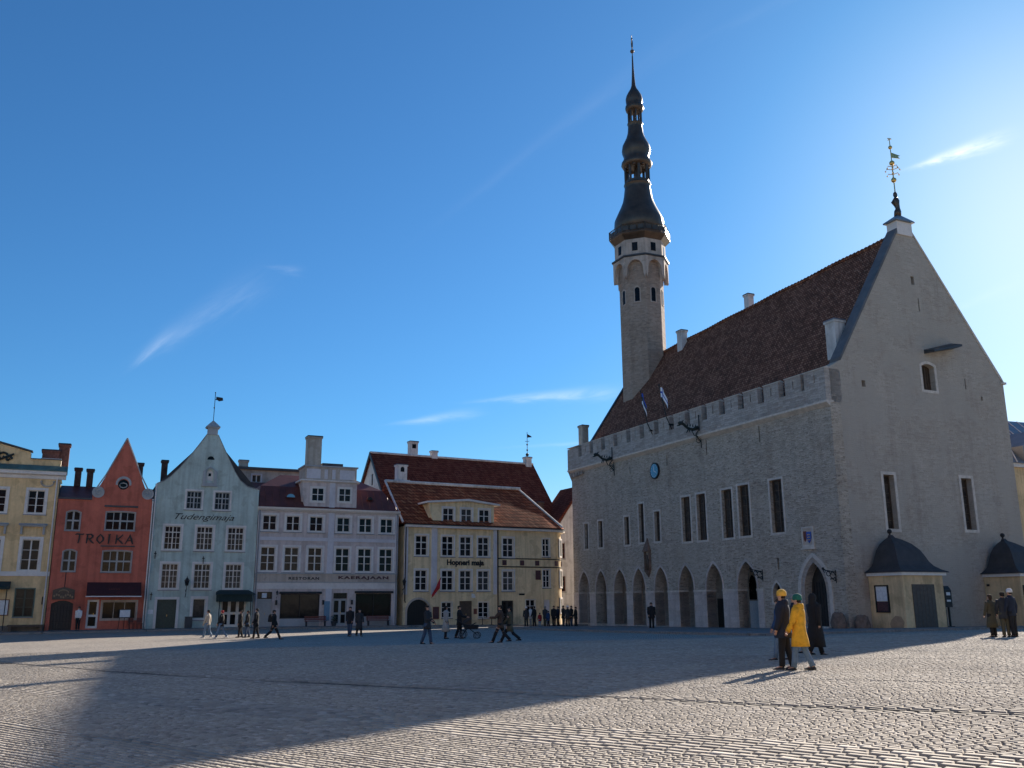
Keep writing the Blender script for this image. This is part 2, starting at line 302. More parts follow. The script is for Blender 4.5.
# ------------------------------------------------------------------ helpers
def link(o, parent=None):
    COL.objects.link(o)
    if parent is not None: o.parent = parent
    return o
def tag(o, label, cat, group=None, kind=None):
    if label: o['label'] = label
    if cat: o['category'] = cat
    if group: o['group'] = group
    if kind: o['kind'] = kind
    return o
def thing(name, label, cat, loc=(0, 0, 0), rz=0.0, group=None):
    o = bpy.data.objects.new(name, None); o.empty_display_size = 0.3; link(o); o.location = loc; o.rotation_euler = (0, 0, rz)
    return tag(o, label, cat, group)
class MB:
    def __init__(s): s.v = []; s.f = []; s.m = []
    def add(s, vs, fs, mi=0):
        n = len(s.v); s.v += [tuple(v) for v in vs]; s.f += [tuple(i+n for i in f) for f in fs]; s.m += [mi]*len(fs); return s
    def box(s, x0, x1, y0, y1, z0, z1, mi=0):
        v = [(x, y, z) for z in (z0, z1) for y in (y0, y1) for x in (x0, x1)]
        return s.add(v, [(0, 2, 3, 1), (4, 5, 7, 6), (0, 1, 5, 4), (2, 6, 7, 3), (0, 4, 6, 2), (1, 3, 7, 5)], mi)
    def prism(s, poly, y0, y1, holes=(), mi=0):      # polygon in x,z extruded along y, real openings
        loops = [[Vector((p[0], p[1], 0)) for p in poly]]+[[Vector((p[0], p[1], 0)) for p in h] for h in holes]
        tris = tessellate_polygon(loops); pts = [p for l in loops for p in l]; n = len(pts)
        vs = [(p.x, y0, p.y) for p in pts]+[(p.x, y1, p.y) for p in pts]; fs = []
        for a, b_, c_ in tris:
            cr = (pts[b_]-pts[a]).cross(pts[c_]-pts[a]).z
            t = (a, b_, c_) if cr > 0 else (a, c_, b_)       # front faces -y
            fs.append(t); fs.append(tuple(i+n for i in reversed(t)))
        k = 0
        for li, l in enumerate(loops):
            area = sum(l[i].x*l[(i+1) % len(l)].y-l[(i+1) % len(l)].x*l[i].y for i in range(len(l)))
            ccw = area > 0
            for i in range(len(l)):
                a = k+i; b_ = k+(i+1) % len(l)
                q = (a, a+n, b_+n, b_) if (ccw == (li == 0)) else (b_, b_+n, a+n, a)
                fs.append(q)
            k += len(l)
        return s.add(vs, fs, mi)
    def prismx(s, poly, x0, x1, mi=0, holes=()):      # polygon in y,z extruded along x
        t = MB().prism(poly, x0, x1, holes)
        return s.add([(y, x, z) for x, y, z in t.v], [tuple(reversed(f)) for f in t.f], mi)
    def prismz(s, poly, z0, z1, mi=0):
        n = len(poly); vs = [(p[0], p[1], z0) for p in poly]+[(p[0], p[1], z1) for p in poly]
        return s.add(vs, [tuple(reversed(range(n))), tuple(range(n, 2*n))]+[(i, (i+1) % n, (i+1) % n+n, i+n) for i in range(n)], mi)
    def hull(s, pts, mi=0):
        bm = bmesh.new()
        for p in pts: bm.verts.new(p)
        r = bmesh.ops.convex_hull(bm, input=bm.verts)
        bmesh.ops.delete(bm, geom=[v for v in bm.verts if not v.link_faces], context='VERTS')
        bmesh.ops.dissolve_limit(bm, angle_limit=R(0.5), verts=bm.verts, edges=bm.edges)
        bm.verts.index_update(); bmesh.ops.recalc_face_normals(bm, faces=bm.faces)
        s.add([v.co[:] for v in bm.verts], [tuple(v.index for v in f.verts) for f in bm.faces], mi); bm.free(); return s
    def rings(s, rings, closed_ends=True, mi=0):        # each ring a list of n points
        n = len(rings[0]); vs = [p for r in rings for p in r]; fs = []
        for k in range(len(rings)-1):
            for i in range(n):
                j = (i+1) % n; fs.append((k*n+i, k*n+j, (k+1)*n+j, (k+1)*n+i))
        if closed_ends: fs += [tuple(reversed(range(n))), tuple(range((len(rings)-1)*n, len(rings)*n))]
        return s.add(vs, fs, mi)
    def lathe(s, prof, c=(0, 0), n=24, rot=0.0, mi=0):
        return s.rings([[(c[0]+r*math.cos(rot+2*PI*i/n), c[1]+r*math.sin(rot+2*PI*i/n), z) for i in range(n)] for r, z in prof], True, mi)
    def tube(s, pts, r, n=8, mi=0):
        pts = [Vector(p) for p in pts]; rs = r if isinstance(r, (list, tuple)) else [r]*len(pts); out_ = []
        for i, p in enumerate(pts):
            d = (pts[min(i+1, len(pts)-1)]-pts[max(i-1, 0)]).normalized()
            a = d.cross(Vector((0, 0, 1)) if abs(d.z) < 0.9 else Vector((1, 0, 0))).normalized(); b_ = d.cross(a)
            q = rs[i] if isinstance(rs[i], (tuple, list)) else (rs[i], rs[i])
            out_.append([tuple(p+a*q[0]*math.cos(2*PI*k/n)+b_*q[1]*math.sin(2*PI*k/n)) for k in range(n)])
        return s.rings(out_, True, mi)
    def ball(s, c, r, n=12, m=7, mi=0):
        rr = r if isinstance(r, (tuple, list)) else (r, r, r)
        return s.rings([[(c[0]+rr[0]*math.sin(t)*math.cos(2*PI*i/n), c[1]+rr[1]*math.sin(t)*math.sin(2*PI*i/n), c[2]-rr[2]*math.cos(t)) for i in range(n)] for t in [max(0.04, min(PI-0.04, PI*k/m)) for k in range(m+1)]], True, mi)
    def build(s, name, mat, parent=None, smooth=False, bevel=0.0, label=None):
        me = bpy.data.meshes.new(name); me.from_pydata(s.v, [], s.f)
        ms = mat if isinstance(mat, (list, tuple)) else [mat]
        for x in ms: me.materials.append(MATS[x])
        if len(ms) > 1: me.polygons.foreach_set('material_index', s.m)
        bm = bmesh.new(); bm.from_mesh(me); bmesh.ops.recalc_face_normals(bm, faces=bm.faces); bm.to_mesh(me); bm.free()
        if smooth: me.polygons.foreach_set('use_smooth', [True]*len(me.polygons))
        me.update(); o = bpy.data.objects.new(name, me); link(o, parent)
        if bevel:
            md = o.modifiers.new('bevel', 'BEVEL'); md.width = bevel; md.segments = 2; md.limit_method = 'ANGLE'
        if label: o['label'] = label
        return o
def rect(x0, x1, z0, z1): return [(x0, z0), (x1, z0), (x1, z1), (x0, z1)]
def arch(x0, x1, z0, zs, n=8):      # round arch
    c, r = (x0+x1)/2, (x1-x0)/2
    return [(x0, z0), (x1, z0)]+[(c+r*math.cos(t), zs+r*math.sin(t)) for t in [PI*i/(2*n) for i in range(2*n+1)]]
def ogive(x0, x1, z0, zs, za, n=7):      # pointed arch, springing zs, apex za
    c = (x0+x1)/2; pts = [(x0, z0), (x1, z0)]
    def side(k): return math.cos(k*PI/2*0.94), math.sin(k*PI/2*0.94)
    kx = math.cos(PI/2*0.94)
    hw = (x1-x0)/2; h = za-zs
    rt = []
    for i in range(n+1):
        t = i/n; a = t*R(62); px = (math.cos(a)-math.cos(R(62)))/(1-math.cos(R(62))); pz = math.sin(a)/math.sin(R(62))
        rt.append((c+hw*px, zs+h*pz))
    lt = [(2*c-x, z) for x, z in reversed(rt[:-1])]
    return pts+rt+lt
def arc_rect(x0, x1, z0, z1, rise, n=6):
    return [(x0, z0), (x1, z0)]+[(x1-(x1-x0)*i/n, z1-rise*(2*i/n-1)**2) for i in range(n+1)]
def offset(poly, d):      # outset about the polygon (simple normals)
    n = len(poly); res = []
    area = sum(poly[i][0]*poly[(i+1) % n][1]-poly[(i+1) % n][0]*poly[i][1] for i in range(n)); sg = 1 if area > 0 else -1
    for i in range(n):
        a, b_, c_ = Vector(poly[i-1]), Vector(poly[i]), Vector(poly[(i+1) % n])
        d1 = (b_-a).normalized(); d2 = (c_-b_).normalized(); n1 = Vector((d1.y, -d1.x))*sg; n2 = Vector((d2.y, -d2.x))*sg
        bis = (n1+n2); L_ = bis.length
        res.append(tuple(b_+bis/L_*d/max(0.5, L_/2)) if L_ > 1e-4 else tuple(b_+n1*d))
    return res
def window(parent, x0, x1, z0, z1, nx=2, nz=3, y=0.10, trim=0.13, sash='window_white', tr='pale_trim', gl='glass_dark', shape=None, sill=True, thick_z=None, bw=0.035):
    """sash with bars, pane behind, surround proud of the wall, sill; opening already in the wall"""
    sh = shape or rect(x0, x1, z0, z1)
    mb = MB(); inn = offset(sh, -0.06); mb.prism(sh, y, y+0.07, [inn])
    X0, X1, Z0, Z1 = x0+0.05, x1-0.05, z0+0.05, z1-0.05
    for i in range(1, nx):
        x = X0+(X1-X0)*i/nx; wd = bw*1.5 if (nx % 2 == 0 and i == nx//2) else bw*0.7
        mb.box(x-wd, x+wd, y+0.01, y+0.06, Z0, Z1 if shape is None else Z1-0.02)
    for j in range(1, nz):
        z = Z0+(Z1-Z0)*j/nz; wd = bw*1.4 if (thick_z == j) else bw*0.6
        mb.box(X0, X1, y+0.014, y+0.056, z-wd, z+wd)
    wo = mb.build('window', sash, parent)
    MB().prism(offset(sh, 0.0), y+0.075, y+0.095).build('pane', gl, wo)
    if trim: 
        MB().prism(offset(sh, trim), -0.035, 0.012, [offset(sh, 0.004)]).build('surround', tr, wo)
    if sill: MB().box(x0-trim-0.03, x1+trim+0.03, -0.10, 0.0, z0-trim*0.6-0.06, z0-trim*0.6+0.0).build('sill', 'sheet_grey', wo)
    return wo
TXT = []
def text(body, parent, x0, x1, z0, z1, mat, y=-0.05, shear=0.0, bold=0.0, name='lettering', slant=0.0, space=1.0):
    cu = bpy.data.curves.new(name, 'FONT'); cu.body = body; cu.size = 1.0; cu.extrude = 0.012; cu.shear = shear; cu.offset = bold; cu.space_character = space; cu.resolution_u = 3
    o = bpy.data.objects.new(name, cu); link(o, None); TXT.append((o, parent, x0, x1, z0, z1, mat, y, name, slant))
def flush_text():
    bpy.context.view_layer.update(); dg = bpy.context.evaluated_depsgraph_get()
    for (o, parent, x0, x1, z0, z1, mat, y, name, slant) in TXT:
        me = bpy.data.meshes.new_from_object(o.evaluated_get(dg)); cu = o.data; bpy.data.objects.remove(o); bpy.data.curves.remove(cu)
        n = len(me.vertices); co = np.empty(n*3); me.vertices.foreach_get('co', co); co = co.reshape(-1, 3)
        mn, mx = co.min(0), co.max(0)
        u = (co[:, 0]-mn[0])/(mx[0]-mn[0]); v = (co[:, 1]-mn[1])/(mx[1]-mn[1]); d = co[:, 2]
        new = np.stack([x0+(x1-x0)*u, y-d, z0+(z1-z0)*v+slant*u], 1)
        me.vertices.foreach_set('co', new.ravel()); me.materials.clear(); me.materials.append(MATS[mat]); me.update()
        me.name = name; q = bpy.data.objects.new(name, me); link(q, parent)

# ------------------------------------------------------------------ ground
def gz(x, y):
    yc = np.clip(y, -5, 100); lim = 0.6*np.maximum(yc, 0)+4; xc = np.clip(x, -lim, lim); xc = np.clip(xc, -40, 40)
    return 0.0421*xc-0.00611*yc-0.000575*xc*yc-0.0000125*yc*yc
def G(x, y): return float(gz(np.float64(x), np.float64(y)))
xs = np.concatenate([[-2500, -900, -400, -200], np.arange(-120, 121, 2.0), [200, 400, 900, 2500]])
ys = np.concatenate([[-1500, -400, -120, -60], np.arange(-30, 181, 2.0), [260, 500, 1200, 3500]])
XX, YY = np.meshgrid(xs, ys); ZZ = gz(XX, YY)
near = (XX > -45) & (XX < 45) & (YY > 3) & (YY < 46)
vs = np.stack([XX.ravel(), YY.ravel(), ZZ.ravel()], 1); nx_, ny_ = len(xs), len(ys)
fs = []; mi = []
def in_setts(x, y): return 4.5 < y < 45.5 and abs(x) < 0.62*y+2.5
for j in range(ny_-1):
    for i in range(nx_-1):
        a = j*nx_+i; fs.append((a, a+1, a+1+nx_, a+nx_))
        cx, cy = (xs[i]+xs[i+1])/2, (ys[j]+ys[j+1])/2
        mi.append(1 if (in_setts(xs[i], ys[j]) and in_setts(xs[i+1], ys[j]) and in_setts(xs[i], ys[j+1]) and in_setts(xs[i+1], ys[j+1])) else 0)
for q_, f__ in zip(mi, fs):
    if q_:
        for i_ in f__: vs[i_, 2] = gz(vs[i_, 0], vs[i_, 1])-0.05
gm = bpy.data.meshes.new('ground'); gm.from_pydata(vs.tolist(), [], fs); gm.materials.append(MATS['sett_ground']); gm.materials.append(MATS['joint_sand'])
gm.polygons.foreach_set('material_index', mi); gm.update()
go = link(bpy.data.objects.new('ground', gm)); tag(go, 'stone paved town square ground', None, kind='structure')

# individual setts over the near part of the square
def make_setts():
    ang = R(-43); ca, sa = math.cos(ang), math.sin(ang)      # rows run down to the right
    cent, half, tone = [], [], []; r = 0.0
    def kind(r):      # bigger kerb-like rows, and worn dark gutter rows between the small setts
        if 8.9 < r < 10.15: return (0.175, 0.27, 0.93)
        if 13.4 < r < 13.85: return (0.17, 0.29, 0.30)
        if 13.15 < r < 14.2: return (0.155, 0.24, 0.85)
        if 18.0 < r < 18.16: return (0.14, 0.24, 0.45)
        if 24.6 < r < 24.75 or 28.3 < r < 28.5: return (0.14, 0.22, 0.5)
        if 6.0 < r < 6.3: return (0.15, 0.26, 0.85)
        return None
    while r < 50:
        k = kind(r)
        if k: h = k[0]*rng.uniform(0.92, 1.06); wl = rng.normal(k[1], 0.03, 520).clip(0.14, 0.4)
        else: h = rng.uniform(0.088, 0.118); wl = rng.normal(0.142, 0.025, 900).clip(0.09, 0.22)
        cs = -48.0+np.cumsum(wl)-wl/2+rng.uniform(0, 0.2)
        rr = r+h/2+0.05*np.sin(cs*0.5+r*0.2)+0.03*np.sin(cs*1.3+r)
        x = cs*ca-rr*sa; y = cs*sa+rr*ca
        ok = (y > 5) & (y < 45.3) & (np.abs(x) < 0.60*y+1.5)
        cent.append(np.stack([x[ok], y[ok]], 1)); half.append(np.stack([wl[ok]/2, np.full(ok.sum(), h/2)], 1))
        tn = np.full(ok.sum(), 1.0)
        if k:
            patchy = 0.5+0.5*np.sin(cs[ok]*0.55+r*0.3+1.0); tn = 1-(1-k[2])*(0.35+0.65*patchy)
        tone.append(tn); r += h
    c = np.concatenate(cent); h = np.concatenate(half); tn = np.concatenate(tone); n = len(c)
    print('SETTS', n)
    z0 = gz(c[:, 0], c[:, 1])+rng.normal(0, 0.0014, n)+0.008*np.sin(c[:, 0]*0.9+c[:, 1]*0.5)-0.012*(tn < 0.8)
    tx, ty = rng.normal(0, 0.009, n), rng.normal(0, 0.009, n); rot = ang+rng.normal(0, 0.03, n)
    gap = rng.uniform(0.0065, 0.012, n)*np.where(h[:, 1] > 0.065, 1.5, 1.0)*np.where(tn < 0.75, 1.6, 1.0)
    V = np.empty((n, 8, 3)); sg = [(-1, -1), (1, -1), (1, 1), (-1, 1)]
    for lv, (inset, zz) in enumerate([(0.0, -0.04), (0.010, 0.030)]):
        for k, (a, b_) in enumerate(sg):
            jit = rng.normal(0, 0.0035, (n, 2))
            lx = a*(h[:, 0]-gap-inset)+jit[:, 0]; ly = b_*(h[:, 1]-gap-inset)+jit[:, 1]
            V[:, lv*4+k, 0] = c[:, 0]+lx*np.cos(rot)-ly*np.sin(rot); V[:, lv*4+k, 1] = c[:, 1]+lx*np.sin(rot)+ly*np.cos(rot)
            V[:, lv*4+k, 2] = z0+zz+(lx*tx+ly*ty if lv else 0)
    fl = [(k, (k+1) % 4, (k+1) % 4+4, k+4) for k in range(4)]+[(4, 5, 6, 7)]; fl = np.array(fl)
    Fi = (fl[None]+(np.arange(n)*8)[:, None, None]).reshape(-1, 4)
    me = bpy.data.meshes.new('cobblestones'); me.vertices.add(n*8); me.vertices.foreach_set('co', V.ravel())
    me.loops.add(Fi.size); me.loops.foreach_set('vertex_index', Fi.ravel().astype(np.int32))
    me.polygons.add(len(Fi)); me.polygons.foreach_set('loop_start', np.arange(0, Fi.size, 4, dtype=np.int32))
    me.update(calc_edges=True); me.materials.append(MATS['granite_sett'])
    t2 = tn*rng.normal(1.0, 0.05, n); at = me.attributes.new('tone', 'FLOAT_COLOR', 'POINT')
    tc_ = np.ones((n, 8, 4)); tc_[:, :, :3] = t2[:, None, None]; at.data.foreach_set('color', tc_.ravel().astype(np.float32))
    o = link(bpy.data.objects.new('cobblestones', me)); tag(o, 'rows of worn grey granite setts paving the square', 'cobblestones', kind='stuff')
make_setts()

# ------------------------------------------------------------------ local frames of the buildings
class Fr:
    def __init__(s, A, B, z0):
        s.O = Vector((*A, z0)); d = Vector((B[0]-A[0], B[1]-A[1])); s.L = d.length; s.rz = math.atan2(d.y, d.x)
        s.u = Vector((d.x/s.L, d.y/s.L, 0)); s.n = Vector((-s.u.y, s.u.x, 0))
    def w(s, x, y, z=0): return s.O+s.u*x+s.n*y+Vector((0, 0, z))
TH = Fr((6.08, 93.6), (21.3, 60.1), -.45)
GR = Fr((-22, 79.8), (-10.55, 85.1), -.5)
BL = Fr((-29.7, 76.2), (-22.05, 79.78), -.45)
RD = Fr((-36.2, 73.2), (-29.75, 76.18), -.45)
YL = Fr((-48.91, 67.33), (-36.25, 73.18), -.45)
HP = Fr((-10.0, 85.5), (4.9, 93.5), -.65)

def slab(fr, x0, x1, y0, y1, h, name, label, kerb=True, step=2.0):
    nx = max(2, int(abs(x1-x0)/step)); ny = max(2, int(abs(y1-y0)/step)); mb = MB()
    def P(i, j, dz):
        p = fr.w(x0+(x1-x0)*i/nx, y0+(y1-y0)*j/ny); return (p.x, p.y, G(p.x, p.y)+dz)
    top = [[P(i, j, h) for i in range(nx+1)] for j in range(ny+1)]
    vs = [p for r in top for p in r]; fs = [(j*(nx+1)+i, j*(nx+1)+i+1, (j+1)*(nx+1)+i+1, (j+1)*(nx+1)+i) for j in range(ny) for i in range(nx)]
    mb.add(vs, fs)
    per = [(i, 0) for i in range(nx)]+[(nx, j) for j in range(ny)]+[(i, ny) for i in range(nx, 0, -1)]+[(0, j) for j in range(ny, 0, -1)]
    n = len(per); mb.add([P(i, j, h) for i, j in per]+[P(i, j, -0.3) for i, j in per], [(k, (k+1) % n, (k+1) % n+n, k+n) for k in range(n)])
    o = mb.build(name, 'pavement_flags'); tag(o, label, None, kind='structure'); return o
def kerb(fr, pts, name, label, h=0.13, wd=0.28):
    mb = MB(); rnd = random.Random(3)
    for (a, b_) in zip(pts[:-1], pts[1:]):
        A = fr.w(*a); B = fr.w(*b_); L = (B-A).length; d = (B-A)/L; nrm = Vector((-d.y, d.x, 0)); t = 0
        while t < L:
            l = min(rnd.uniform(0.8, 1.3), L-t); p, q = A+d*(t+0.01), A+d*(t+l-0.01); dz = rnd.uniform(-0.012, 0.012)
            vs = []
            for s_, zz in ((-1, -0.3), (1, -0.3), (1, h+dz), (-1, h+dz)):
                for e in (p, q):
                    v = e+nrm*s_*wd/2; vs.append((v.x, v.y, G(v.x, v.y)+zz))
            mb.add(vs, [(0, 2, 4, 6), (1, 7, 5, 3), (0, 1, 3, 2), (2, 3, 5, 4), (4, 5, 7, 6), (6, 7, 1, 0)]); t += l
    o = mb.build(name, 'kerb_granite'); tag(o, label, None, kind='structure')
LT = TH.L
slab(TH, 9.0, LT+8.0, -12.8, -0.0, 0.09, 'pavement', 'flagstone pavement along the long front of the stone town hall')
slab(TH, LT+0.0, LT+8.0, 0.004, 26, 0.09, 'pavement', 'flagstone pavement below the tall blank gable')
kerb(TH, [(9.0, -12.95), (LT+6.5, -12.95), (LT+8.15, -11.5), (LT+8.15, 26)], 'kerb', 'granite kerb round the town hall pavement')
slab(YL, -8, YL.L, -3.4, 0.2, 0.10, 'pavement', 'pavement before the yellow house at the left edge')
slab(RD, 0, RD.L, -3.4, 0.2, 0.104, 'pavement', 'pavement before the red house')
slab(BL, 0, BL.L, -3.4, 0.2, 0.10, 'pavement', 'pavement before the pale blue house')
slab(GR, 0, GR.L, -3.4, 0.2, 0.104, 'pavement', 'pavement before the lilac grey house')
slab(HP, 0, HP.L+0.6, -3.4, 0.2, 0.10, 'pavement', 'pavement before the cream house')
for f_r in (YL, RD, BL, GR, HP):
    kerb(f_r, [(-8 if f_r is YL else 0, -3.5), (f_r.L+(0.6 if f_r is HP else 0), -3.5)], 'kerb', 'granite kerb along the row of coloured houses', 0.14)

# ------------------------------------------------------------------ TOWN HALL
H_ = thing('town_hall', 'grey limestone medieval town hall with pointed arcade, battlements and steep red tiled roof', 'town hall', TH.O, TH.rz)
ARC = [(1.05, 3.2), (4.4, 6.45), (7.78, 10.0), (11.08, 13.15), (14.6, 16.6), (18.25, 20.3), (21.95, 24.05), (25.84, 28.1)]
arch_polys = [ogive(a, b_, -0.02, 2.95, 4.85) for a, b_ in ARC]
door_poly = ogive(33.0, 35.1, 0.35, 2.6, 4.5)
smallw = ogive(29.75, 30.65, 1.9, 2.5, 3.25)
THW = [(2.40, 3.15, 7.0, 9.45), (5.15, 6.0, 7.0, 9.5), (9.95, 10.8, 6.98, 9.5), (12.45, 13.3, 7.05, 10.45), (14.95, 15.8, 7.0, 9.55),
       (19.1, 20.3, 6.72, 10.35), (21.2, 22.4, 6.7, 10.38), (24.5, 25.75, 6.68, 10.36), (26.5, 27.8, 6.7, 10.48), (30.15, 31.45, 6.7, 10.45)]
slits = [(3.32, 3.42, 13.3, 14.1), (11.2, 11.3, 13.3, 14.0), (17.2, 17.32, 13.3, 14.2), (22.85, 22.98, 13.4, 14.6), (29.35, 29.5, 13.4, 14.6), (30.42, 30.6, 4.15, 4.95)]
front_holes = arch_polys+[door_poly, smallw]+[rect(*q) for q in THW]+[rect(*q) for q in slits]
outer = [(0, -1.2), (ARC[0][0], -1.2)] 
outer = [(0, -1.2), (LT, -1.2), (LT, 14.95), (0, 14.95)]
MB().prism(outer, 0, 0.9, front_holes).build('front_wall', 'town_limestone', H_)
# gable wall on the near end, polygon in (y, z)
gpoly = [(0.9, -1.2), (17.2, -1.2), (17.2, 17.75), (16.9, 18.1), (9.2, 28.75), (8.0, 28.75), (1.25, 18.0), (0.0, 17.35), (0.0, 14.96), (0.9, 14.96)]
GW = [rect(4.12, 5.1, 6.65, 10.3), rect(11.5, 12.55, 6.78, 10.42), arc_rect(8.85, 10.1, 16.6, 18.55, 0.18), rect(8.78, 9.1, 24.5, 25.15), rect(9.25, 9.36, 22.5, 23.5), rect(3.0, 3.35, 16.3, 16.75), rect(13.1, 13.2, 17.0, 17.8), rect(14.6, 14.8, 16.3, 16.6)]
MB().prismx(gpoly, LT-0.9, LT, 0, GW).build('gable_wall', 'gable_limestone', H_)
MB().prismx([(0.9, -1.2), (17.2, -1.2), (17.2, 16.2), (8.6, 26.7), (0.9, 16.0)], 0.0, 0.8).build('gable_wall', 'town_limestone', H_)
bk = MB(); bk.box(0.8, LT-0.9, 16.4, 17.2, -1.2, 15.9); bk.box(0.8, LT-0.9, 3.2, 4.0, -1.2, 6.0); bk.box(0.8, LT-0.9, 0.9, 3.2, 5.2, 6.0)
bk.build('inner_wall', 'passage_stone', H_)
MB().prism(ogive(23.15, 24.0, 2.1, 3.2, 3.95), 3.16, 3.198).build('inner_window', 'glass_shop', H_)
MB().box(23.2, 25.2, 3.1, 3.198, -0.3, 2.0).build('notice_panel', 'paper', H_)
MB().box(19.0, 19.9, 3.15, 3.198, -0.2, 2.2).build('inner_door', 'door_dark', H_)
MB().box(10.0, 11.0, 3.15, 3.198, -0.2, 2.0).build('inner_door', 'door_dark', H_)
# dark sheet standing in for the unlit room behind the upper windows
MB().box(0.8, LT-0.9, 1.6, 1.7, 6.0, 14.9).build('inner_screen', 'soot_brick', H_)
# piers with imposts
pm = MB(); edges = [0.0]+[e for a in ARC for e in a]
for i in range(0, len(ARC)*2, 2):
    x0 = edges[i] if i else -0.03; x1 = edges[i+1]
    if i == 0: x0 = 0.0
    pm.box(x0+0.002, x1-0.0, -0.05, 0.86, -1.0, 2.72)
pm.box(ARC[-1][1], 28.75, -0.05, 0.86, -1.0, 2.72)
pm.build('pier', 'pier_stone', H_)
im = MB()
for i in range(0, len(ARC)*2, 2):
    im.box(edges[i]+(0.0 if i == 0 else -0.06), edges[i+1]+0.06, -0.10, 0.88, 2.722, 2.86)
im.box(ARC[-1][1]-0.06, 28.8, -0.10, 0.88, 2.722, 2.86)
im.build('impost', 'trim_stone', H_)
for p_, (a, b_) in zip(arch_polys, ARC):
    q = [pt for pt in p_ if pt[1] > 2.86 or True]
    ring_o = ogive(a-0.14, b_+0.14, 2.87, 2.95, 5.08); ring_i = ogive(a+0.003, b_-0.003, 2.87, 2.95, 4.84)
    # hood moulding as strip between two pointed curves
    o_ = ring_o[1:]+[ring_o[0]]; i_ = ring_i[1:]+[ring_i[0]]; n = len(o_)
    mb = MB(); vs = []
    for k in range(n): vs += [(o_[k][0], -0.04, o_[k][1]), (i_[k][0], -0.04, i_[k][1]), (i_[k][0], 0.05, i_[k][1]), (o_[k][0], 0.05, o_[k][1])]
    fs = []
    for k in range(n-1):
        for e in range(4): fs.append((k*4+e, k*4+(e+1) % 4, (k+1)*4+(e+1) % 4, (k+1)*4+e))
    fs += [(0, 3, 2, 1), ((n-1)*4, (n-1)*4+1, (n-1)*4+2, (n-1)*4+3)]
    mb.add(vs, fs); mb.build('arch_moulding', 'pier_stone', H_)
# passage: cross walls with the depth of the arcade seen through the arches
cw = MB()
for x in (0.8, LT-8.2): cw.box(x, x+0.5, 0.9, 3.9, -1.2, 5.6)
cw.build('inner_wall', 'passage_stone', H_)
for q in THW:
    mb = MB(); x0, x1, z0, z1 = q
    mb.prism(rect(x0, x1, z0, z1), 0.25, 0.33, [rect(x0+0.06, x1-0.06, z0+0.06, z1-0.06)])
    mb.box((x0+x1)/2-0.035, (x0+x1)/2+0.035, 0.26, 0.32, z0+0.05, z1-0.05)
    for k in range(1, 5): mb.box(x0+0.05, x1-0.05, 0.27, 0.31, z0+(z1-z0)*k/5-0.014, z0+(z1-z0)*k/5+0.014)
    wo = mb.build('window', 'door_brown', H_)
    MB().box(x0, x1, 0.335, 0.36, z0, z1).build('pane', 'glass_leaded', wo)
    MB().prism(rect(x0-0.16, x1+0.16, z0-0.16, z1+0.16), -0.03, 0.02, [rect(x0+0.002, x1-0.002, z0+0.002, z1-0.002)]).build('surround', 'trim_stone', wo)
for k, q in enumerate(GW[:3]):
    x0, x1 = q[0][0], q[1][0]; z0, z1 = q[0][1], max(p[1] for p in q)
    mb = MB(); mb.prismx(q, LT-0.50, LT-0.42, 0, [offset(q, -0.07)])
    if k < 2:
        mb.box(LT-0.49, LT-0.43, (x0+x1)/2-0.035, (x0+x1)/2+0.035, z0+0.05, z1-0.05)
        for j in range(1, 6): mb.box(LT-0.485, LT-0.435, x0+0.05, x1-0.05, z0+(z1-z0)*j/6-0.018, z0+(z1-z0)*j/6+0.018)
    else:
        for j in range(1, 5): mb.box(LT-0.49, LT-0.43, x0+(x1-x0)*j/5-0.02, x0+(x1-x0)*j/5+0.02, z0+0.05, z1-0.1)
    wo = mb.build('window', 'door_brown', H_)
    MB().prismx(q, LT-0.54, LT-0.51).build('pane' if k < 2 else 'shutter', 'glass_leaded' if k < 2 else 'door_brown', wo)
    MB().prismx(offset(q, 0.2), LT-0.02, LT+0.03, 0, [offset(q, -0.003)]).build('surround', 'trim_stone', wo)
# beam hoist above the shuttered opening
MB().hull([(LT, 9.3, 19.3), (LT+0.9, 9.3, 19.25), (LT+0.9, 12.2, 19.95), (LT, 12.2, 19.95), (LT, 9.3, 19.6), (LT+0.9, 9.3, 19.4), (LT, 12.2, 20.4), (LT+0.9, 12.2, 20.1)]).build('canopy_board', 'sheet_dark', H_)
# portal: stepped jamb, door, steps
for k, (dx, y0_) in enumerate([(0.0, -0.10), (0.0, 0.0)]):
    pass
po = ogive(32.45, 35.65, 0.2, 2.75, 5.15); pi_ = ogive(33.0+0.003, 35.1-0.003, 0.2, 2.6, 4.5)
MB().prism(po, -0.10, -0.003, [ogive(32.75, 35.35, 0.25, 2.7, 4.85)]).build('portal_moulding', 'trim_stone', H_)
MB().prism(ogive(32.748, 35.352, 0.25, 2.7, 4.853), -0.05, 0.004, [ogive(33.02, 35.08, 0.28, 2.62, 4.5)]).build('portal_moulding', 'passage_stone', H_)
MB().prism(ogive(33.0, 35.1, 0.35, 2.6, 4.5), 0.60, 0.66).build('door', 'door_dark', H_)
dm = MB()
for k in range(1, 8): dm.box(33.0+0.2625*k-0.012, 33.0+0.2625*k+0.012, 0.57, 0.60, 0.4, 3.2)
dm.build('door_batten', 'iron', H_)
st = MB(); st.box(32.6, 35.5, -0.45, 0.6, -1, 0.34); st.box(32.2, 35.9, -0.85, -0.45, -1, 0.20); st.box(31.9, 36.1, -1.25, -0.85, -1, 0.10)
st.build('doorstep', 'trim_stone', H_, bevel=0.02)
MB().prism(smallw, 0.35, 0.4).build('window', 'glass_shop', H_)
MB().prism(ogive(29.6, 30.8, 1.75, 2.5, 3.45), -0.03, 0.01, [ogive(29.753, 30.647, 1.9, 2.5, 3.25)]).build('surround', 'trim_stone', H_)
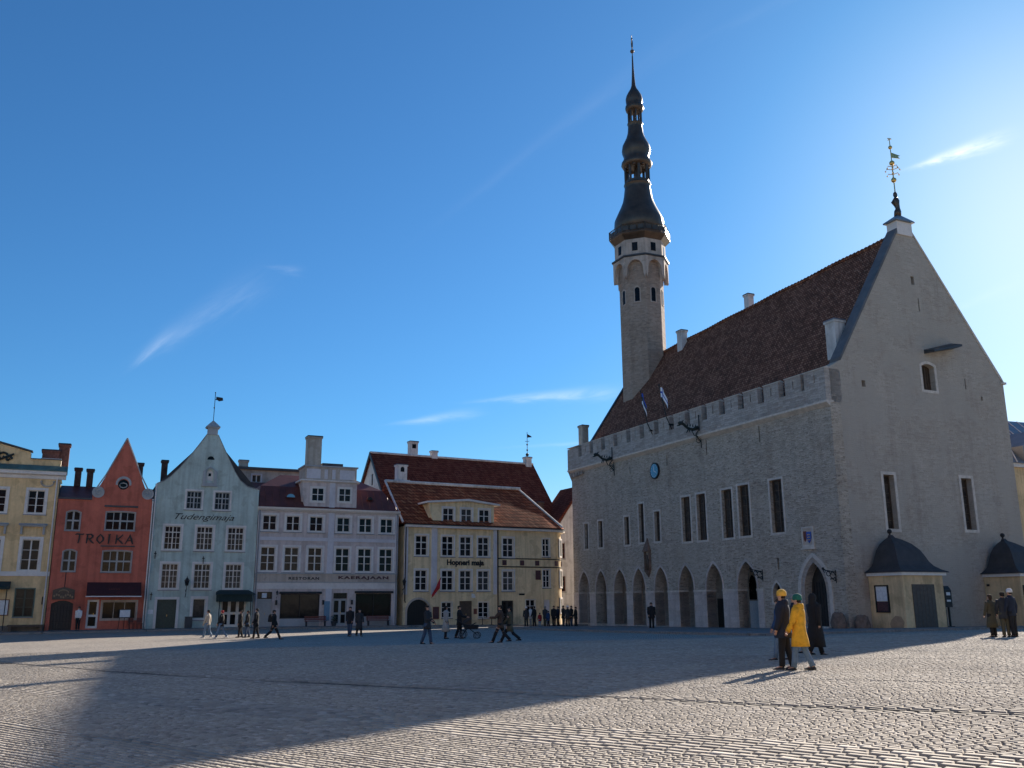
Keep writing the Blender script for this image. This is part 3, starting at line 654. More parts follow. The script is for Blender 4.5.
# string course and parapet with merlons (projecting)
sc_ = MB(); sc_.prismx([(-0.02, 14.72), (-0.36, 14.95), (-0.36, 15.08), (0.3, 15.08), (0.3, 14.96), (-0.0, 14.96)], -0.30, LT+0.04); sc_.build('string_course', 'trim_stone', H_)
pp = MB(); pp.box(-0.28, LT+0.02, -0.30, 0.15, 15.082, 16.15)
nM = 16; pitch = (LT+0.3)/nM
for k in range(nM):
    x1 = LT+0.02-k*pitch; wd = 1.62 if k else 2.0
    if k == nM-1: pp.prism([(-0.28, 16.15), (x1, 16.15), (x1, 17.2), (-0.28, 17.2)], -0.30, 0.15)
    else:
        cx = x1-wd/2
        pp.prism([(x1-wd, 16.15), (x1, 16.15), (x1, 17.3), (x1-wd, 17.3)], -0.30, 0.15, [rect(cx-0.05, cx+0.05, 16.45, 17.05)])
pp.box(LT-1.6, LT-0.0, 0.15, 1.1, 15.0, 17.3)
pp.build('parapet', 'parapet_stone', H_)
cp = MB()
for k in range(nM):
    x1 = LT+0.02-k*pitch; wd = 1.62 if k else 2.0; xa = x1-wd if k < nM-1 else -0.28
    cp.prismx([(-0.36, 17.302), (-0.36, 17.36), (-0.08, 17.46), (0.2, 17.36), (0.2, 17.302)], xa-0.04, x1+0.04)
cp.build('coping', 'trim_stone', H_)
# corbel under the far corner of the parapet
cb = MB()
for k in range(5): cb.box(0.15+k*0.55, 0.45+k*0.55, -0.28, 0.0, 14.25+0.03*k, 14.72)
cb.hull([(-0.28, -0.3, 14.95), (-0.28, 0.4, 14.95), (0.0, -0.3, 14.95), (0.0, 0.0, 13.9), (0.0, 0.4, 13.9), (0.1, -0.05, 13.9)])
cb.build('corbel', 'parapet_stone', H_)
# roof
rf = MB(); nseg = 24
def sag(x): return -1.55*(1-x/LT)**1.1+0.03*math.sin(x*0.9)
fr_, rd_, bk_ = [], [], []
vs = []
for i in range(nseg+1):
    x = -0.25+(LT-0.6+0.25)*i/nseg; s_ = sag(x)
    vs += [(x, 0.45, 15.75), (x, 2.6, 19.15+s_*0.5), (x, 8.6, 28.65+s_), (x, 17.6, 16.4)]
fs = []
for i in range(nseg):
    for e in range(3): fs.append((i*4+e, (i+1)*4+e, (i+1)*4+e+1, i*4+e+1))
fs += [(3, 2, 1, 0), tuple(nseg*4+e for e in range(4))]
rf.add(vs, fs); rf.build('roof', 'town_hall_tiles', H_)
rt = MB()
for i in range(90):
    x = -0.2+i*(LT-0.6)/90; rt.tube([(x, 8.6, 28.66+sag(x)), (x+0.42, 8.6, 28.72+sag(x+0.4))], [0.16, 0.19], 6)
rt.build('ridge_tiles', 'town_hall_tiles', H_)
# metal verge next to the near gable
vg = MB(); 
def vergept(t, off): return (1.25+t*(8.0-1.25), 18.0+t*(28.75-18.0)+off)
y0_, z0_ = 0.55, 16.95
vg.hull([(LT-1.25, 1.15, 16.9+0.1), (LT-0.88, 1.15, 18.15), (LT-1.25, 8.05, 27.85+0.05), (LT-0.88, 8.0, 29.0), (LT+0.06, 1.2, 18.22), (LT+0.06, 8.0, 29.0), (LT+0.06, 1.25, 18.02), (LT+0.06, 8.05, 28.78)])
vg.build('verge_flashing', 'sheet_mid', H_)
v2 = MB(); v2.hull([(LT+0.06, 16.9, 18.12), (LT-1.0, 16.9, 18.12), (LT+0.06, 17.35, 17.75), (LT-1.0, 17.35, 17.75), (LT+0.06, 9.2, 28.78), (LT-1.0, 9.2, 28.78), (LT+0.06, 9.2, 28.95), (LT-1.0, 9.2, 28.95), (LT+0.06, 17.0, 18.3), (LT-1.0, 17.0, 18.3)])
v2.box(LT-0.9, LT+0.12, 16.9, 17.42, 17.75, 17.9)
v2.build('verge_coping', 'trim_stone', H_)
v3 = MB()
for A_, B_2 in (((0.45, 15.7), (2.6, 18.42)), ((2.6, 18.42), (8.6, 27.2))):
    v3.hull([(x_, p_[0], p_[1]+dz_) for x_ in (-0.36, -0.02) for p_ in (A_, B_2) for dz_ in (-0.1, 0.14)])
v3.build('verge_flashing', 'sheet_dark', H_)
# apex block on the gable with statue and vane
ab = MB(); ab.box(LT-0.85, LT+0.1, 7.85, 9.35, 28.3, 29.35); ab.build('gable_cap', 'pale_trim', H_)
ab = MB(); ab.hull([(LT-1.0, 7.65, 29.352), (LT+0.25, 7.65, 29.352), (LT+0.25, 9.55, 29.352), (LT-1.0, 9.55, 29.352), (LT-1.0, 7.65, 29.45), (LT+0.25, 7.65, 29.45), (LT+0.25, 9.55, 29.45), (LT-1.0, 9.55, 29.45), (LT-0.35, 8.6, 30.15)])
ab.build('gable_cap_roof', 'sheet_grey', H_)
fx, fy = LT-0.35, 8.55
vn = MB(); vn.tube([(fx, fy, 30.1), (fx, fy, 36.4)], [0.05, 0.03], 8)
for zz in (32.9, 34.3, 35.6): vn.ball((fx, fy, zz), 0.2 if zz < 35 else 0.15)
for zz, r in ((33.35, 0.34), (33.75, 0.42), (34.0, 0.3)):
    for k in range(4):
        a = PI/4+PI/2*k; vn.tube([(fx, fy, zz), (fx+r*math.cos(a), fy+r*math.sin(a), zz+0.1), (fx+r*1.2*math.cos(a), fy+r*1.2*math.sin(a), zz-0.08)], 0.03, 5); vn.ball((fx+r*1.2*math.cos(a), fy+r*1.2*math.sin(a), zz-0.08), 0.06, 6, 4)
vn.box(fx-0.15, fx+0.15, fy-0.025, fy+0.025, 36.25, 36.3); vn.box(fx-0.02, fx+0.02, fy-0.2, fy+0.2, 36.3, 36.35)
vn.prismx([(fy+0.05, 34.75), (fy+0.9, 34.85), (fy+0.7, 34.98), (fy+0.95, 35.1), (fy+0.05, 35.18)], fx-0.012, fx+0.012)
vn.build('weathervane', 'gold', H_)
sn = MB(); sn.rings([[(fx+rx*math.cos(2*PI*k/10), fy-0.0+cy+ry*math.sin(2*PI*k/10), z) for k in range(10)] for rx, ry, cy, z in
    [(0.26, 0.26, 0, 30.0), (0.22, 0.3, 0.05, 30.35), (0.15, 0.18, 0.1, 30.6), (0.2, 0.24, 0, 30.9), (0.24, 0.3, -0.03, 31.2), (0.16, 0.18, 0, 31.4), (0.10, 0.12, 0.0, 31.5), (0.15, 0.17, -0.02, 31.65), (0.13, 0.15, -0.02, 31.82), (0.04, 0.05, 0, 31.95)]])
sn.tube([(fx, fy-0.2, 31.25), (fx, fy-0.45, 31.0), (fx, fy-0.2, 30.8)], 0.07, 6)
sn.build('statue', 'copper_dark', H_, smooth=True)
# roof chimneys
def chimney(parent, x, y, z0, z1, wx, wy, mat='white_plaster', cap='trim_stone'):
    mb = MB(); mb.box(x-wx/2, x+wx/2, y-wy/2, y+wy/2, z0, z1-0.25); mb.box(x-wx/2-0.07, x+wx/2+0.07, y-wy/2-0.07, y+wy/2+0.07, z1-0.248, z1-0.10)
    c_ = mb.build('chimney', mat, parent)
    mb = MB(); mb.hull([(x+a*(wx/2+0.1), y+b__*(wy/2+0.1), z1-0.098) for a in (-1, 1) for b__ in (-1, 1)]+[(x+a*(wx/2+0.05), y+b__*(wy/2+0.05), z1) for a in (-1, 1) for b__ in (-1, 1)]); mb.build('chimney_cap', cap, c_)
    return c_
chimney(H_, 35.05, 2.75, 17.8, 21.5, 0.95, 0.95, 'white_plaster', 'sheet_grey')
chimney(H_, 18.4, 9.0, 26.9, 29.55, 0.62, 0.62, 'white_plaster', 'sheet_dark')
chimney(H_, 8.8, 8.2, 26.0, 28.6, 0.8, 0.7, 'white_plaster', 'sheet_dark')
chimney(H_, 0.85, 1.0, 16.0, 19.7, 0.85, 0.7, 'beige_plaster', 'sheet_dark')
# clock
ck = MB(); ck.add([(15.45+0.66*math.cos(t), -0.12, 13.05+0.76*math.sin(t)) for t in np.linspace(0, 2*PI, 33)[:-1]], [tuple(range(32))])
cc = MB(); cc.prism([(15.45+0.68*math.cos(t), 13.05+0.72*math.sin(t)) for t in np.linspace(0, 2*PI, 33)[:-1]], -0.14, 0.0)
co_ = cc.build('clock', 'iron', H_)
MB().prism([(15.45+0.56*math.cos(t), 13.05+0.6*math.sin(t)) for t in np.linspace(0, 2*PI, 33)[:-1]], -0.16, -0.142).build('clock_face', 'clock_blue', co_)
hd = MB(); hd.prism([(15.42, 13.0), (15.48, 13.0), (15.47, 13.5), (15.43, 13.5)], -0.19, -0.175); hd.prism([(15.42, 13.08), (15.42, 13.02), (15.75, 12.85), (15.77, 12.9)], -0.175, -0.165)
for t in np.linspace(0, 2*PI, 13)[:-1]: hd.prism([(15.45+(0.50+a)*math.cos(t+b__), 13.05+(0.54+a)*math.sin(t+b__)) for a, b__ in ((-0.05, -0.03), (-0.05, 0.03), (0.02, 0.03), (0.02, -0.03))], -0.17, -0.162)
hd.build('clock_hands', 'white_paint', co_)
# dragon waterspouts
for (x, z) in ((8.55, 15.0), (22.35, 15.55)):
    d = MB(); k = 1.0
    d.tube([(x, 0.2, z), (x, -0.5, z+0.12), (x, -1.1, z-0.10), (x-0.05, -1.7, z+0.05), (x-0.05, -2.2, z+0.42), (x-0.05, -2.7, z+0.38)], [0.13, 0.20, 0.16, 0.13, 0.15, 0.10], 8)
    d.ball((x-0.05, -2.5, z+0.47), (0.2, 0.34, 0.2), 8, 6); d.tube([(x-0.05, -2.6, z+0.28), (x-0.05, -2.95, z+0.18)], [0.09, 0.05], 6)
    for s_ in (-1, 1):
        d.tube([(x-0.05+s_*0.1, -2.35, z+0.6), (x-0.05+s_*0.14, -2.1, z+0.85)], [0.06, 0.01], 5)
        d.tube([(x+s_*0.15, -1.5, z-0.1), (x+s_*0.2, -1.7, z-0.45)], [0.08, 0.04], 5)
    for q in range(6): d.hull([(x-0.03, -0.3-q*0.33, z+0.2), (x+0.03, -0.3-q*0.33, z+0.2), (x, -0.5-q*0.33, z+0.2), (x, -0.35-q*0.33, z+0.5)])
    # bracket work beneath
    d.tube([(x, -0.35, z-0.1), (x, -0.7, z-0.55), (x, -0.45, z-0.95), (x, -0.1, z-1.3)], 0.06, 6); d.tube([(x, -1.2, z-0.2), (x, -0.9, z-0.7), (x, -0.3, z-0.75)], 0.05, 6)
    d.tube([(x, -0.1, z-0.2), (x, -0.1, z-1.9)], 0.045, 6)
    for t_ in (0.3, 0.55, 0.8): d.tube([(x, -0.45+0.25*math.cos(a), z-0.4-t_+0.2*math.sin(a)) for a in np.linspace(0, 2*PI, 9)], 0.03, 5)
    d.v = [(x+(a_-x)*0.85, b_*0.78, z+(c_-z)*0.80) for a_, b_, c_ in d.v]
    d.build('waterspout', 'dragon_green', H_)
    MB().tube([(x+0.35, -0.45, z+1.1), (x+0.35, -0.45, z-0.2)], 0.05, 6).build('waterspout_stay', 'iron', H_)
# statue niche with little canopy
nc = MB(); nc.hull([(13.35, -0.3, 6.35), (14.2, -0.3, 6.35), (13.35, 0, 6.35), (14.2, 0, 6.35), (13.775, -0.1, 7.35), (13.775, 0.0, 7.35)]); nc.box(13.3, 14.25, -0.32, 0.0, 6.2, 6.348)
nc.hull([(13.4, -0.28, 4.6), (14.15, -0.28, 4.6), (13.4, 0, 4.6), (14.15, 0, 4.6), (13.775, 0, 4.0), (13.775, -0.05, 4.0)])
nc.box(13.35, 13.45, -0.2, -0.0, 4.6, 6.2); nc.box(14.1, 14.2, -0.2, -0.0, 4.6, 6.2)
no = nc.build('niche', 'stump_stone', H_)
ns_ = MB(); ns_.rings([[(13.775+rx*math.cos(2*PI*k/10), -0.14+ry*math.sin(2*PI*k/10), z) for k in range(10)] for rx, ry, z in [(0.2, 0.1, 4.6), (0.17, 0.09, 5.1), (0.2, 0.1, 5.5), (0.1, 0.07, 5.65), (0.1, 0.08, 5.85), (0.03, 0.03, 5.98)]]); ns_.build('statue', 'copper_dark', no, smooth=True)
# coat of arms panel
ca_ = MB(); ca_.prism(rect(33.15, 34.3, 5.5, 6.9), -0.08, 0.0, [rect(33.3, 34.15, 5.68, 6.78)]); ca_.box(33.05, 34.4, -0.14, 0.0, 5.38, 5.498)
cao = ca_.build('crest_panel', 'trim_stone', H_)
MB().box(33.3, 34.15, -0.02, -0.003, 5.68, 6.78).build('crest_ground', 'tan_plaster', cao)
sh = [(33.62, 6.55), (34.05, 6.55), (34.05, 6.15), (33.98, 5.95), (33.835, 5.8), (33.69, 5.95), (33.62, 6.15)]
MB().prism(sh[::-1], -0.07, -0.02).build('crest_shield', 'shield_blue', cao)
MB().prism([(a-0.02-0.0, b_) for a, b_ in [(33.33, 6.6), (33.62, 6.6), (33.62, 6.2), (33.55, 6.0), (33.47, 5.9), (33.38, 6.0), (33.33, 6.2)]][::-1], -0.06, -0.02).build('crest_shield', 'wood_red', cao)
lm = MB()
for k in range(3): lm.prism([(33.68+0.0, 5.98+0.17*k+a) for a in (0, 0)][:0] or [(33.68, 5.98+0.17*k), (33.78, 6.06+0.17*k), (33.97, 6.03+0.17*k), (33.97, 5.98+0.17*k), (33.84, 5.99+0.17*k)], -0.085, -0.071)
lm.build('crest_charge', 'gold', cao)
# iron scroll brackets beside the portal
for x, z in ((28.75, 3.85), (36.0, 3.6)):
    b_ = MB(); b_.tube([(x, 0, z-0.5), (x, -0.02, z+0.35)], 0.035, 6)
    b_.tube([(x, -0.02, z+0.2), (x, -0.7, z+0.3), (x, -1.05, z+0.35)], 0.035, 6)
    for cy, cz, r in ((-0.3, 0.0, 0.2), (-0.65, 0.1, 0.15), (-0.95, 0.28, 0.09)):
        b_.tube([(x+0.02, cy+r*math.cos(a), z+cz+r*math.sin(a)) for a in np.linspace(0, 1.8*PI, 12)], 0.03, 5)
    for s_ in (-1, 1): b_.tube([(x+s_*0.02, -0.1, z-0.35), (x+s_*0.16, -0.2, z-0.15), (x+s_*0.05, -0.45, z-0.25)], 0.03, 5)
    b_.ball((x, -1.05, z+0.42), 0.09, 8, 5)
    b_.build('scroll_bracket', 'iron', H_)
# flags
def flagmesh(w_, h_, cols_fn, n=14, m=10, droop=0.5):
    mb = MB(); P_ = {}
    for i in range(n+1):
        for j in range(m+1):
            u, v = i/n, j/m
            P_[i, j] = (w_*u*(1-droop*0.25), 0.10*math.sin(u*7+v*1.5)*u, -h_*v-droop*w_*u*u*0.8)
    for i in range(n):
        for j in range(m):
            q = [P_[i, j], P_[i+1, j], P_[i+1, j+1], P_[i, j+1]]; t = [(a, b__+0.008, c_) for a, b__, c_ in q]
            mb.add(q+t, [(0, 1, 2, 3), (7, 6, 5, 4)], cols_fn((i+0.5)/n, (j+0.5)/m))
    return mb
for (x, ztop, kind) in ((18.62, 19.9, 'f'), (15.65, 20.0, 'e')):
    pl = MB().tube([(x, 0.0, 15.6), (x-0.05, -0.75, 17.2), (x-0.1, -1.3, ztop)], 0.045, 6).ball((x-0.1, -1.3, ztop+0.05), 0.08, 8, 5)
    pl.box(x-0.06, x+0.06, -0.55, -0.1, 16.5, 16.62)
    po_ = pl.build('flagpole', 'iron', H_)
    if kind == 'f': fm = flagmesh(1.2, 0.85, lambda u, v: 1 if (0.26 < u < 0.46 or 0.38 < v < 0.64) else 0, droop=1.2); mats = ['flag_white', 'flag_blue']
    else: fm = flagmesh(0.95, 1.0, lambda u, v: 0 if v < 0.333 else (1 if v < 0.667 else 2), droop=1.6); mats = ['flag_blue', 'black_paint', 'flag_white']
    fm.v = [(x-0.05+a, -1.22+b__, ztop-0.15+c_) for a, b__, c_ in fm.v]
    fm.build('flag', mats, po_)
# downpipe and weathered stub at the near corner
MB().tube([(2.0, -0.08, 13.9), (2.0, -0.08, 9)], 0.0, 4) if False else None

# ---- tower
TC = (2.95, 7.4)
def octa(r, z, rot=PI/8, n=8): return [(TC[0]+r*math.cos(rot+2*PI*i/n), TC[1]+r*math.sin(rot+2*PI*i/n), z) for i in range(n)]
RT = 2.42
mb = MB().rings([octa(RT*1.0, 14), octa(RT*0.98, 24), octa(RT*0.99, 34.9), octa(RT*1.02, 37.5)])
tw = mb.build('tower', 'tower_stone', H_, label='slender octagonal stone tower at the far end of the roof')
MB().rings([octa(2.98, 35.55), octa(2.98, 37.6)], False).build('tower_skirt', 'tower_plaster', tw) if False else None
# arcaded corbel: eight faces, each an arched plate
def face_frame(k, r):      # k-th side midpoint, tangent
    a = PI/8+2*PI*(k+0.5)/8; ap = r*math.cos(PI/8); return a, ap, r*math.sin(PI/8)
ar = MB()
for k in range(8):
    a, ap, hw = face_frame(k, 3.0)
    t = MB().prism([(-hw, 35.7), (-hw+0.14, 35.2), (-hw+0.28, 35.75)]+[(hw*0.76*math.cos(q)*1.0, 35.75+1.45*math.sin(q)**0.8 if 0 < q < PI else 35.75) for q in np.linspace(PI, 0, 11)][1:-1]+[(hw-0.28, 35.75), (hw-0.14, 35.2), (hw, 35.7), (hw, 37.55), (-hw, 37.55)], 0, 0.5)
    ca2, sa2 = math.cos(a), math.sin(a)
    ar.add([(TC[0]+ca2*(ap-y)-sa2*x, TC[1]+sa2*(ap-y)+ca2*x, z) for x, y, z in t.v], t.f)
ar.build('corbel_arcade', 'tower_plaster', tw)
MB().rings([octa(3.0, 37.552), octa(3.15, 37.62), octa(3.15, 37.75), octa(2.8, 37.9)]).build('string_course', 'sheet_dark', tw)
MB().rings([octa(2.78, 37.8), octa(2.78, 39.6)]).build('upper_stage', 'tower_plaster', tw)
for k in range(8):
    a, ap, hw = face_frame(k, 2.78); ca2, sa2 = math.cos(a), math.sin(a)
    t = MB().box(-0.3, 0.3, -0.02, 0.1, 38.25, 39.2); MB().add([(TC[0]+ca2*(ap-y)-sa2*x, TC[1]+sa2*(ap-y)+ca2*x, z) for x, y, z in t.v], t.f).build('window', 'glass_shop', tw)
    a, ap, hw = face_frame(k, RT*0.99); ca2, sa2 = math.cos(a), math.sin(a)
    t = MB().prism(arch(-0.26, 0.26, 32.7, 34.0), -0.02, 0.1); wo = MB().add([(TC[0]+ca2*(ap-y)-sa2*x, TC[1]+sa2*(ap-y)+ca2*x, z) for x, y, z in t.v], t.f).build('window', 'glass_shop', tw)
    t = MB().prism(arch(-0.38, 0.38, 32.6, 34.02), -0.05, 0.05, [arch(-0.262, 0.262, 32.702, 34.0)]); MB().add([(TC[0]+ca2*(ap-y)-sa2*x, TC[1]+sa2*(ap-y)+ca2*x, z) for x, y, z in t.v], t.f).build('surround', 'tower_plaster', wo)
# copper balcony, onion stages, lanterns and needle
sp = MB(); SPC = 'copper_dark'
sp.lathe([(2.6, 39.3), (2.75, 39.6), (3.25, 40.1), (3.35, 40.25), (3.35, 40.32), (2.6, 40.35)], TC, 8, PI/8)
so_ = sp.build('balcony_floor', SPC, tw)
br_ = MB()
ring = octa(3.3, 0)
for k in range(8):
    p, q = Vector(ring[k]), Vector(ring[(k+1) % 8])
    for zz in (40.42, 41.2): br_.tube([p+Vector((0, 0, zz)), q+Vector((0, 0, zz))], 0.055, 6)
    for i in range(9):
        c_ = p.lerp(q, i/9); br_.tube([c_+Vector((0, 0, 40.32)), c_+Vector((0, 0, 41.2))], 0.07 if i == 0 else 0.035, 5)
for k in range(8):
    p, q = Vector(ring[k]), Vector(ring[(k+1) % 8]); a = PI/8+2*PI*(k+0.5)/8; nn_ = Vector((math.cos(a), math.sin(a), 0))*0.03
    for t0, t1 in ((0.04, 0.30), (0.37, 0.63), (0.70, 0.96)):
        A_, B_2 = p.lerp(q, t0), p.lerp(q, t1); br_.hull([c_+Vector((0, 0, zz))+sg_*nn_ for c_ in (A_, B_2) for zz in (40.5, 40.98) for sg_ in (-1, 1)])
br_.build('railing', SPC, tw)
dome = MB(); dome.lathe([(2.35, 40.36), (2.4, 41.0), (2.62, 41.4), (2.72, 41.9), (2.66, 42.6), (2.35, 43.3), (1.98, 44.1), (1.7, 44.8), (1.55, 45.5), (1.45, 46.3), (1.40, 46.7), (1.5, 46.8), (1.5, 46.9)], TC, 24)
dome.build('onion_dome', SPC, tw, smooth=True)
ln = MB()
for k in range(8):
    a = PI/8+2*PI*k/8; ln.tube([(TC[0]+1.28*math.cos(a), TC[1]+1.28*math.sin(a), 46.9), (TC[0]+1.28*math.cos(a), TC[1]+1.28*math.sin(a), 49.0)], 0.17, 6)
    b2 = a+PI/8; ln.ball((TC[0]+1.2*math.cos(b2), TC[1]+1.2*math.sin(b2), 48.95), (0.3, 0.3, 0.22), 8, 5)
ln.lathe([(1.42, 47.0), (1.42, 47.25), (1.3, 47.3), (1.3, 46.9)], TC, 8, PI/8)
ln.tube([(TC[0], TC[1], 46.8), (TC[0], TC[1], 49.2)], 0.28, 8)
ln.build('lantern', SPC, tw)
d2 = MB(); d2.lathe([(1.3, 48.95), (1.55, 49.0), (1.72, 49.3), (1.68, 49.55), (1.45, 49.9), (1.40, 50.3), (1.55, 50.7), (1.6, 51.1), (1.52, 51.6), (1.28, 52.1), (1.05, 52.6), (0.88, 53.2), (0.82, 53.8), (0.80, 54.2), (0.88, 54.3), (0.88, 54.38)], TC, 20)
d2.build('onion_dome', SPC, tw, smooth=True)
l2 = MB()
for k in range(8):
    a = PI/8+2*PI*k/8; l2.tube([(TC[0]+0.72*math.cos(a), TC[1]+0.72*math.sin(a), 54.35), (TC[0]+0.72*math.cos(a), TC[1]+0.72*math.sin(a), 55.95)], 0.10, 6)
l2.tube([(TC[0], TC[1], 54.3), (TC[0], TC[1], 56.1)], 0.12, 8)
l2.build('lantern', SPC, tw)
d3 = MB(); d3.lathe([(0.75, 55.9), (0.95, 55.95), (1.05, 56.3), (1.0, 56.6), (0.88, 56.75), (0.95, 57.1), (0.97, 57.4), (0.85, 57.9), (0.6, 58.4), (0.36, 58.8), (0.24, 59.2), (0.17, 60.2), (0.11, 61.5), (0.07, 63.0)], TC, 16)
d3.build('spire', SPC, tw, smooth=True)
vn = MB(); vn.ball((TC[0], TC[1], 63.6), 0.24, 12, 8); vn.tube([(TC[0], TC[1], 63.0), (TC[0], TC[1], 65.6)], [0.06, 0.03], 6)
# figure-shaped vane with pennant
vx, vy = TC
dv = Vector((0.80, -0.60, 0)); 
def VP(a, z): return (vx+dv.x*a, vy+dv.y*a, z)
vn.tube([VP(-0.1, 64.1), VP(0.0, 64.6), VP(0.02, 65.0)], [0.1, 0.13, 0.09], 6); vn.ball(VP(0.02, 65.2), 0.12, 8, 5); vn.tube([VP(-0.25, 64.0), VP(-0.08, 64.2), VP(0.2, 63.95)], 0.06, 5)
vn.tube([VP(0.0, 64.8), VP(0.3, 64.95), VP(0.35, 65.3)], 0.05, 5); vn.tube([VP(0.35, 64.4), VP(0.35, 65.5)], 0.025, 5)
a_, b2_, c2_, d2_ = VP(0.35, 65.45), VP(-0.45, 65.6), VP(-0.3, 65.4), VP(0.35, 65.15)
vn.hull([a_, b2_, c2_, d2_, (a_[0]+0.01, a_[1]+0.02, a_[2]), (c2_[0]+0.01, c2_[1]+0.02, c2_[2])])
vn.build('weathervane', 'copper_dark', tw)

# ---- ticket kiosks on the gable
def kiosk(y0, y1, label, board=True, grp='yellow kiosks with black ogee roofs below the gable'):
    x0, x1 = LT+0.02, LT+2.80; zb = 0.2; p = TH.w(x0, y0, zb)
    K = thing('kiosk', label, 'kiosk', p, TH.rz, grp); W, D = x1-x0, y1-y0; h = 3.35
    mb = MB(); dh = [rect(0.75, W-0.55, 0, 2.55)]
    # walls: left side (toward the square) y=0, front x=W
    mb.box(0, W, 0, D, -0.8, h-0.02)
    K1 = mb.build('wall', 'kiosk_plaster', K)
    MB().prismz([(0, -0.18), (W+0.18, -0.18), (W+0.18, D+0.18), (0, D+0.18)], h-0.02, h+0.17).build('cornice', 'white_paint', K)
    # ogee roof, apex near the wall
    ax, ay = 0.75, D*0.42; prof = [(1.0, 0.0), (0.99, 0.05), (0.86, 0.2), (0.74, 0.42), (0.66, 0.7), (0.60, 1.05), (0.52, 1.45), (0.38, 1.85), (0.22, 2.12), (0.09, 2.28), (0.05, 2.45)]
    base = [(0.0, -0.32), (W+0.32, -0.32), (W+0.32, D+0.32), (0.0, D+0.32)]
    rings_ = [[(max(0.0, ax+(bx-ax)*s_), ay+(by-ay)*s_, h+0.172+zz) for bx, by in base] for s_, zz in prof]
    MB().rings(rings_).build('roof', 'slate', K)
    MB().tube([(ax, ay, h+2.5), (ax, ay, h+3.0)], 0.06, 8).ball((ax, ay, h+2.85), 0.16, 10, 6).build('finial', 'iron', K)
    # notice case on the left side, door on the front
    nb = None if not board else MB().prism(rect(0.5, 1.6, 1.05, 2.75), -0.09, -0.003, [rect(0.58, 1.52, 1.13, 2.67)]).build('notice_case', 'iron', K)
    if board: MB().box(0.58, 1.52, -0.04, -0.004, 1.75, 2.67).build('poster', 'paper', nb); MB().box(0.58, 1.52, -0.042, -0.004, 1.13, 1.73).build('poster', 'poster_dark', nb)
    else:
        nb = MB().prismx(rect(0.15, 1.35, 1.0, 2.75), W+0.002, W+0.08, 0, [rect(0.23, 1.27, 1.08, 2.67)]).build('notice_case', 'iron', K)
        MB().box(W+0.002, W+0.03, 0.23, 1.27, 1.08, 2.67).build('poster', 'paper', nb)
        MB().box(0.2, 0.4, -0.06, 0, 2.7, 2.85).build('vent', 'iron', K)
    if board: MB().prism([(1.55, 0.1), (2.0, 0.02), (2.5, 0.12), (2.62, 0.5), (2.4, 0.82), (1.95, 0.86), (1.6, 0.62), (1.45, 0.35)], -0.006, 0.0).build('plaster_patch', 'patch_brown', K)
    d_ = MB().box(W-0.0, W+0.05, (0.72 if board else 1.55), (2.62 if board else 3.1), -0.1, 2.78).build('door', 'door_olive', K)
    db = MB()
    for q in range(1, 6): db.box(W+0.05, W+0.06, (0.72 if board else 1.55)+(0.316 if board else 0.26)*q-0.012, (0.72 if board else 1.55)+(0.316 if board else 0.26)*q+0.012, 0, 2.7)
    db.build('door_batten', 'door_brown', d_)
    return K
kiosk(1.94, 5.4, 'yellow kiosk with black ogee roof and a notice case, nearer the town hall corner')
kiosk(12.6, 16.05, 'yellow kiosk with black ogee roof cut by the right edge of the photo', board=False)
# ticket/post box on a leg beside the first kiosk
p = TH.w(LT+1.3, 6.7, 0); K = thing('payment_terminal', 'dark payment machine on two thin legs beside the kiosk door', 'payment machine', (p.x, p.y, G(p.x, p.y)+0.09), TH.rz)
MB().box(0, 0.42, 0, 0.62, 1.25, 2.35).hull([(0.0, 0, 2.352), (0.42, 0, 2.352), (0.42, 0.62, 2.352), (0, 0.62, 2.352), (0.1, 0.12, 2.6), (0.32, 0.12, 2.6), (0.32, 0.5, 2.6), (0.1, 0.5, 2.6)]).build('housing', 'iron', K, bevel=0.02)
MB().box(0.15, 0.25, 0.1, 0.2, 0, 1.25).build('leg', 'iron', K); MB().box(0.15, 0.25, 0.42, 0.52, 0, 1.25).build('leg', 'iron', K)
MB().box(0.42, 0.435, 0.14, 0.48, 2.0, 2.2).build('panel', 'paper', K); MB().box(0.42, 0.435, 0.14, 0.48, 1.6, 1.72).build('panel', 'paper', K)
MB().box(0.0, 0.42, 0.0, 0.62, -0.05, 0.05).build('foot_plate', 'iron', K)
# worn stone lumps at the corner
def lump(x, y, w_, d_, h_, label, seed):
    p = TH.w(x, y); rn = random.Random(seed); mb = MB(); n = 12; rings_ = []
    for zz, s_ in ((-0.1, 1.0), (h_*0.3, 1.02), (h_*0.65, 0.9), (h_*0.9, 0.75), (h_, 0.45)):
        rings_.append([(w_/2*s_*math.cos(2*PI*i/n)*(1+rn.uniform(-.12, .12)), d_/2*s_*math.sin(2*PI*i/n)*(1+rn.uniform(-.12, .12)), zz+rn.uniform(-.05, .05)) for i in range(n)])
    mb.rings(rings_); o = mb.build('corner_stone', 'stump_stone', None, smooth=False); o.location = (p.x, p.y, G(p.x, p.y)+0.08); o.rotation_euler = (0, 0, TH.rz)
    tag(o, label, 'stone', 'rough brown stones at the town hall corner')
lump(36.5, -0.55, 1.1, 0.8, 1.0, 'taller rough brown guard stone against the town hall corner', 3)
lump(LT+0.6, 0.5, 1.0, 0.9, 0.8, 'low rough brown stone between the corner and the kiosk', 5)

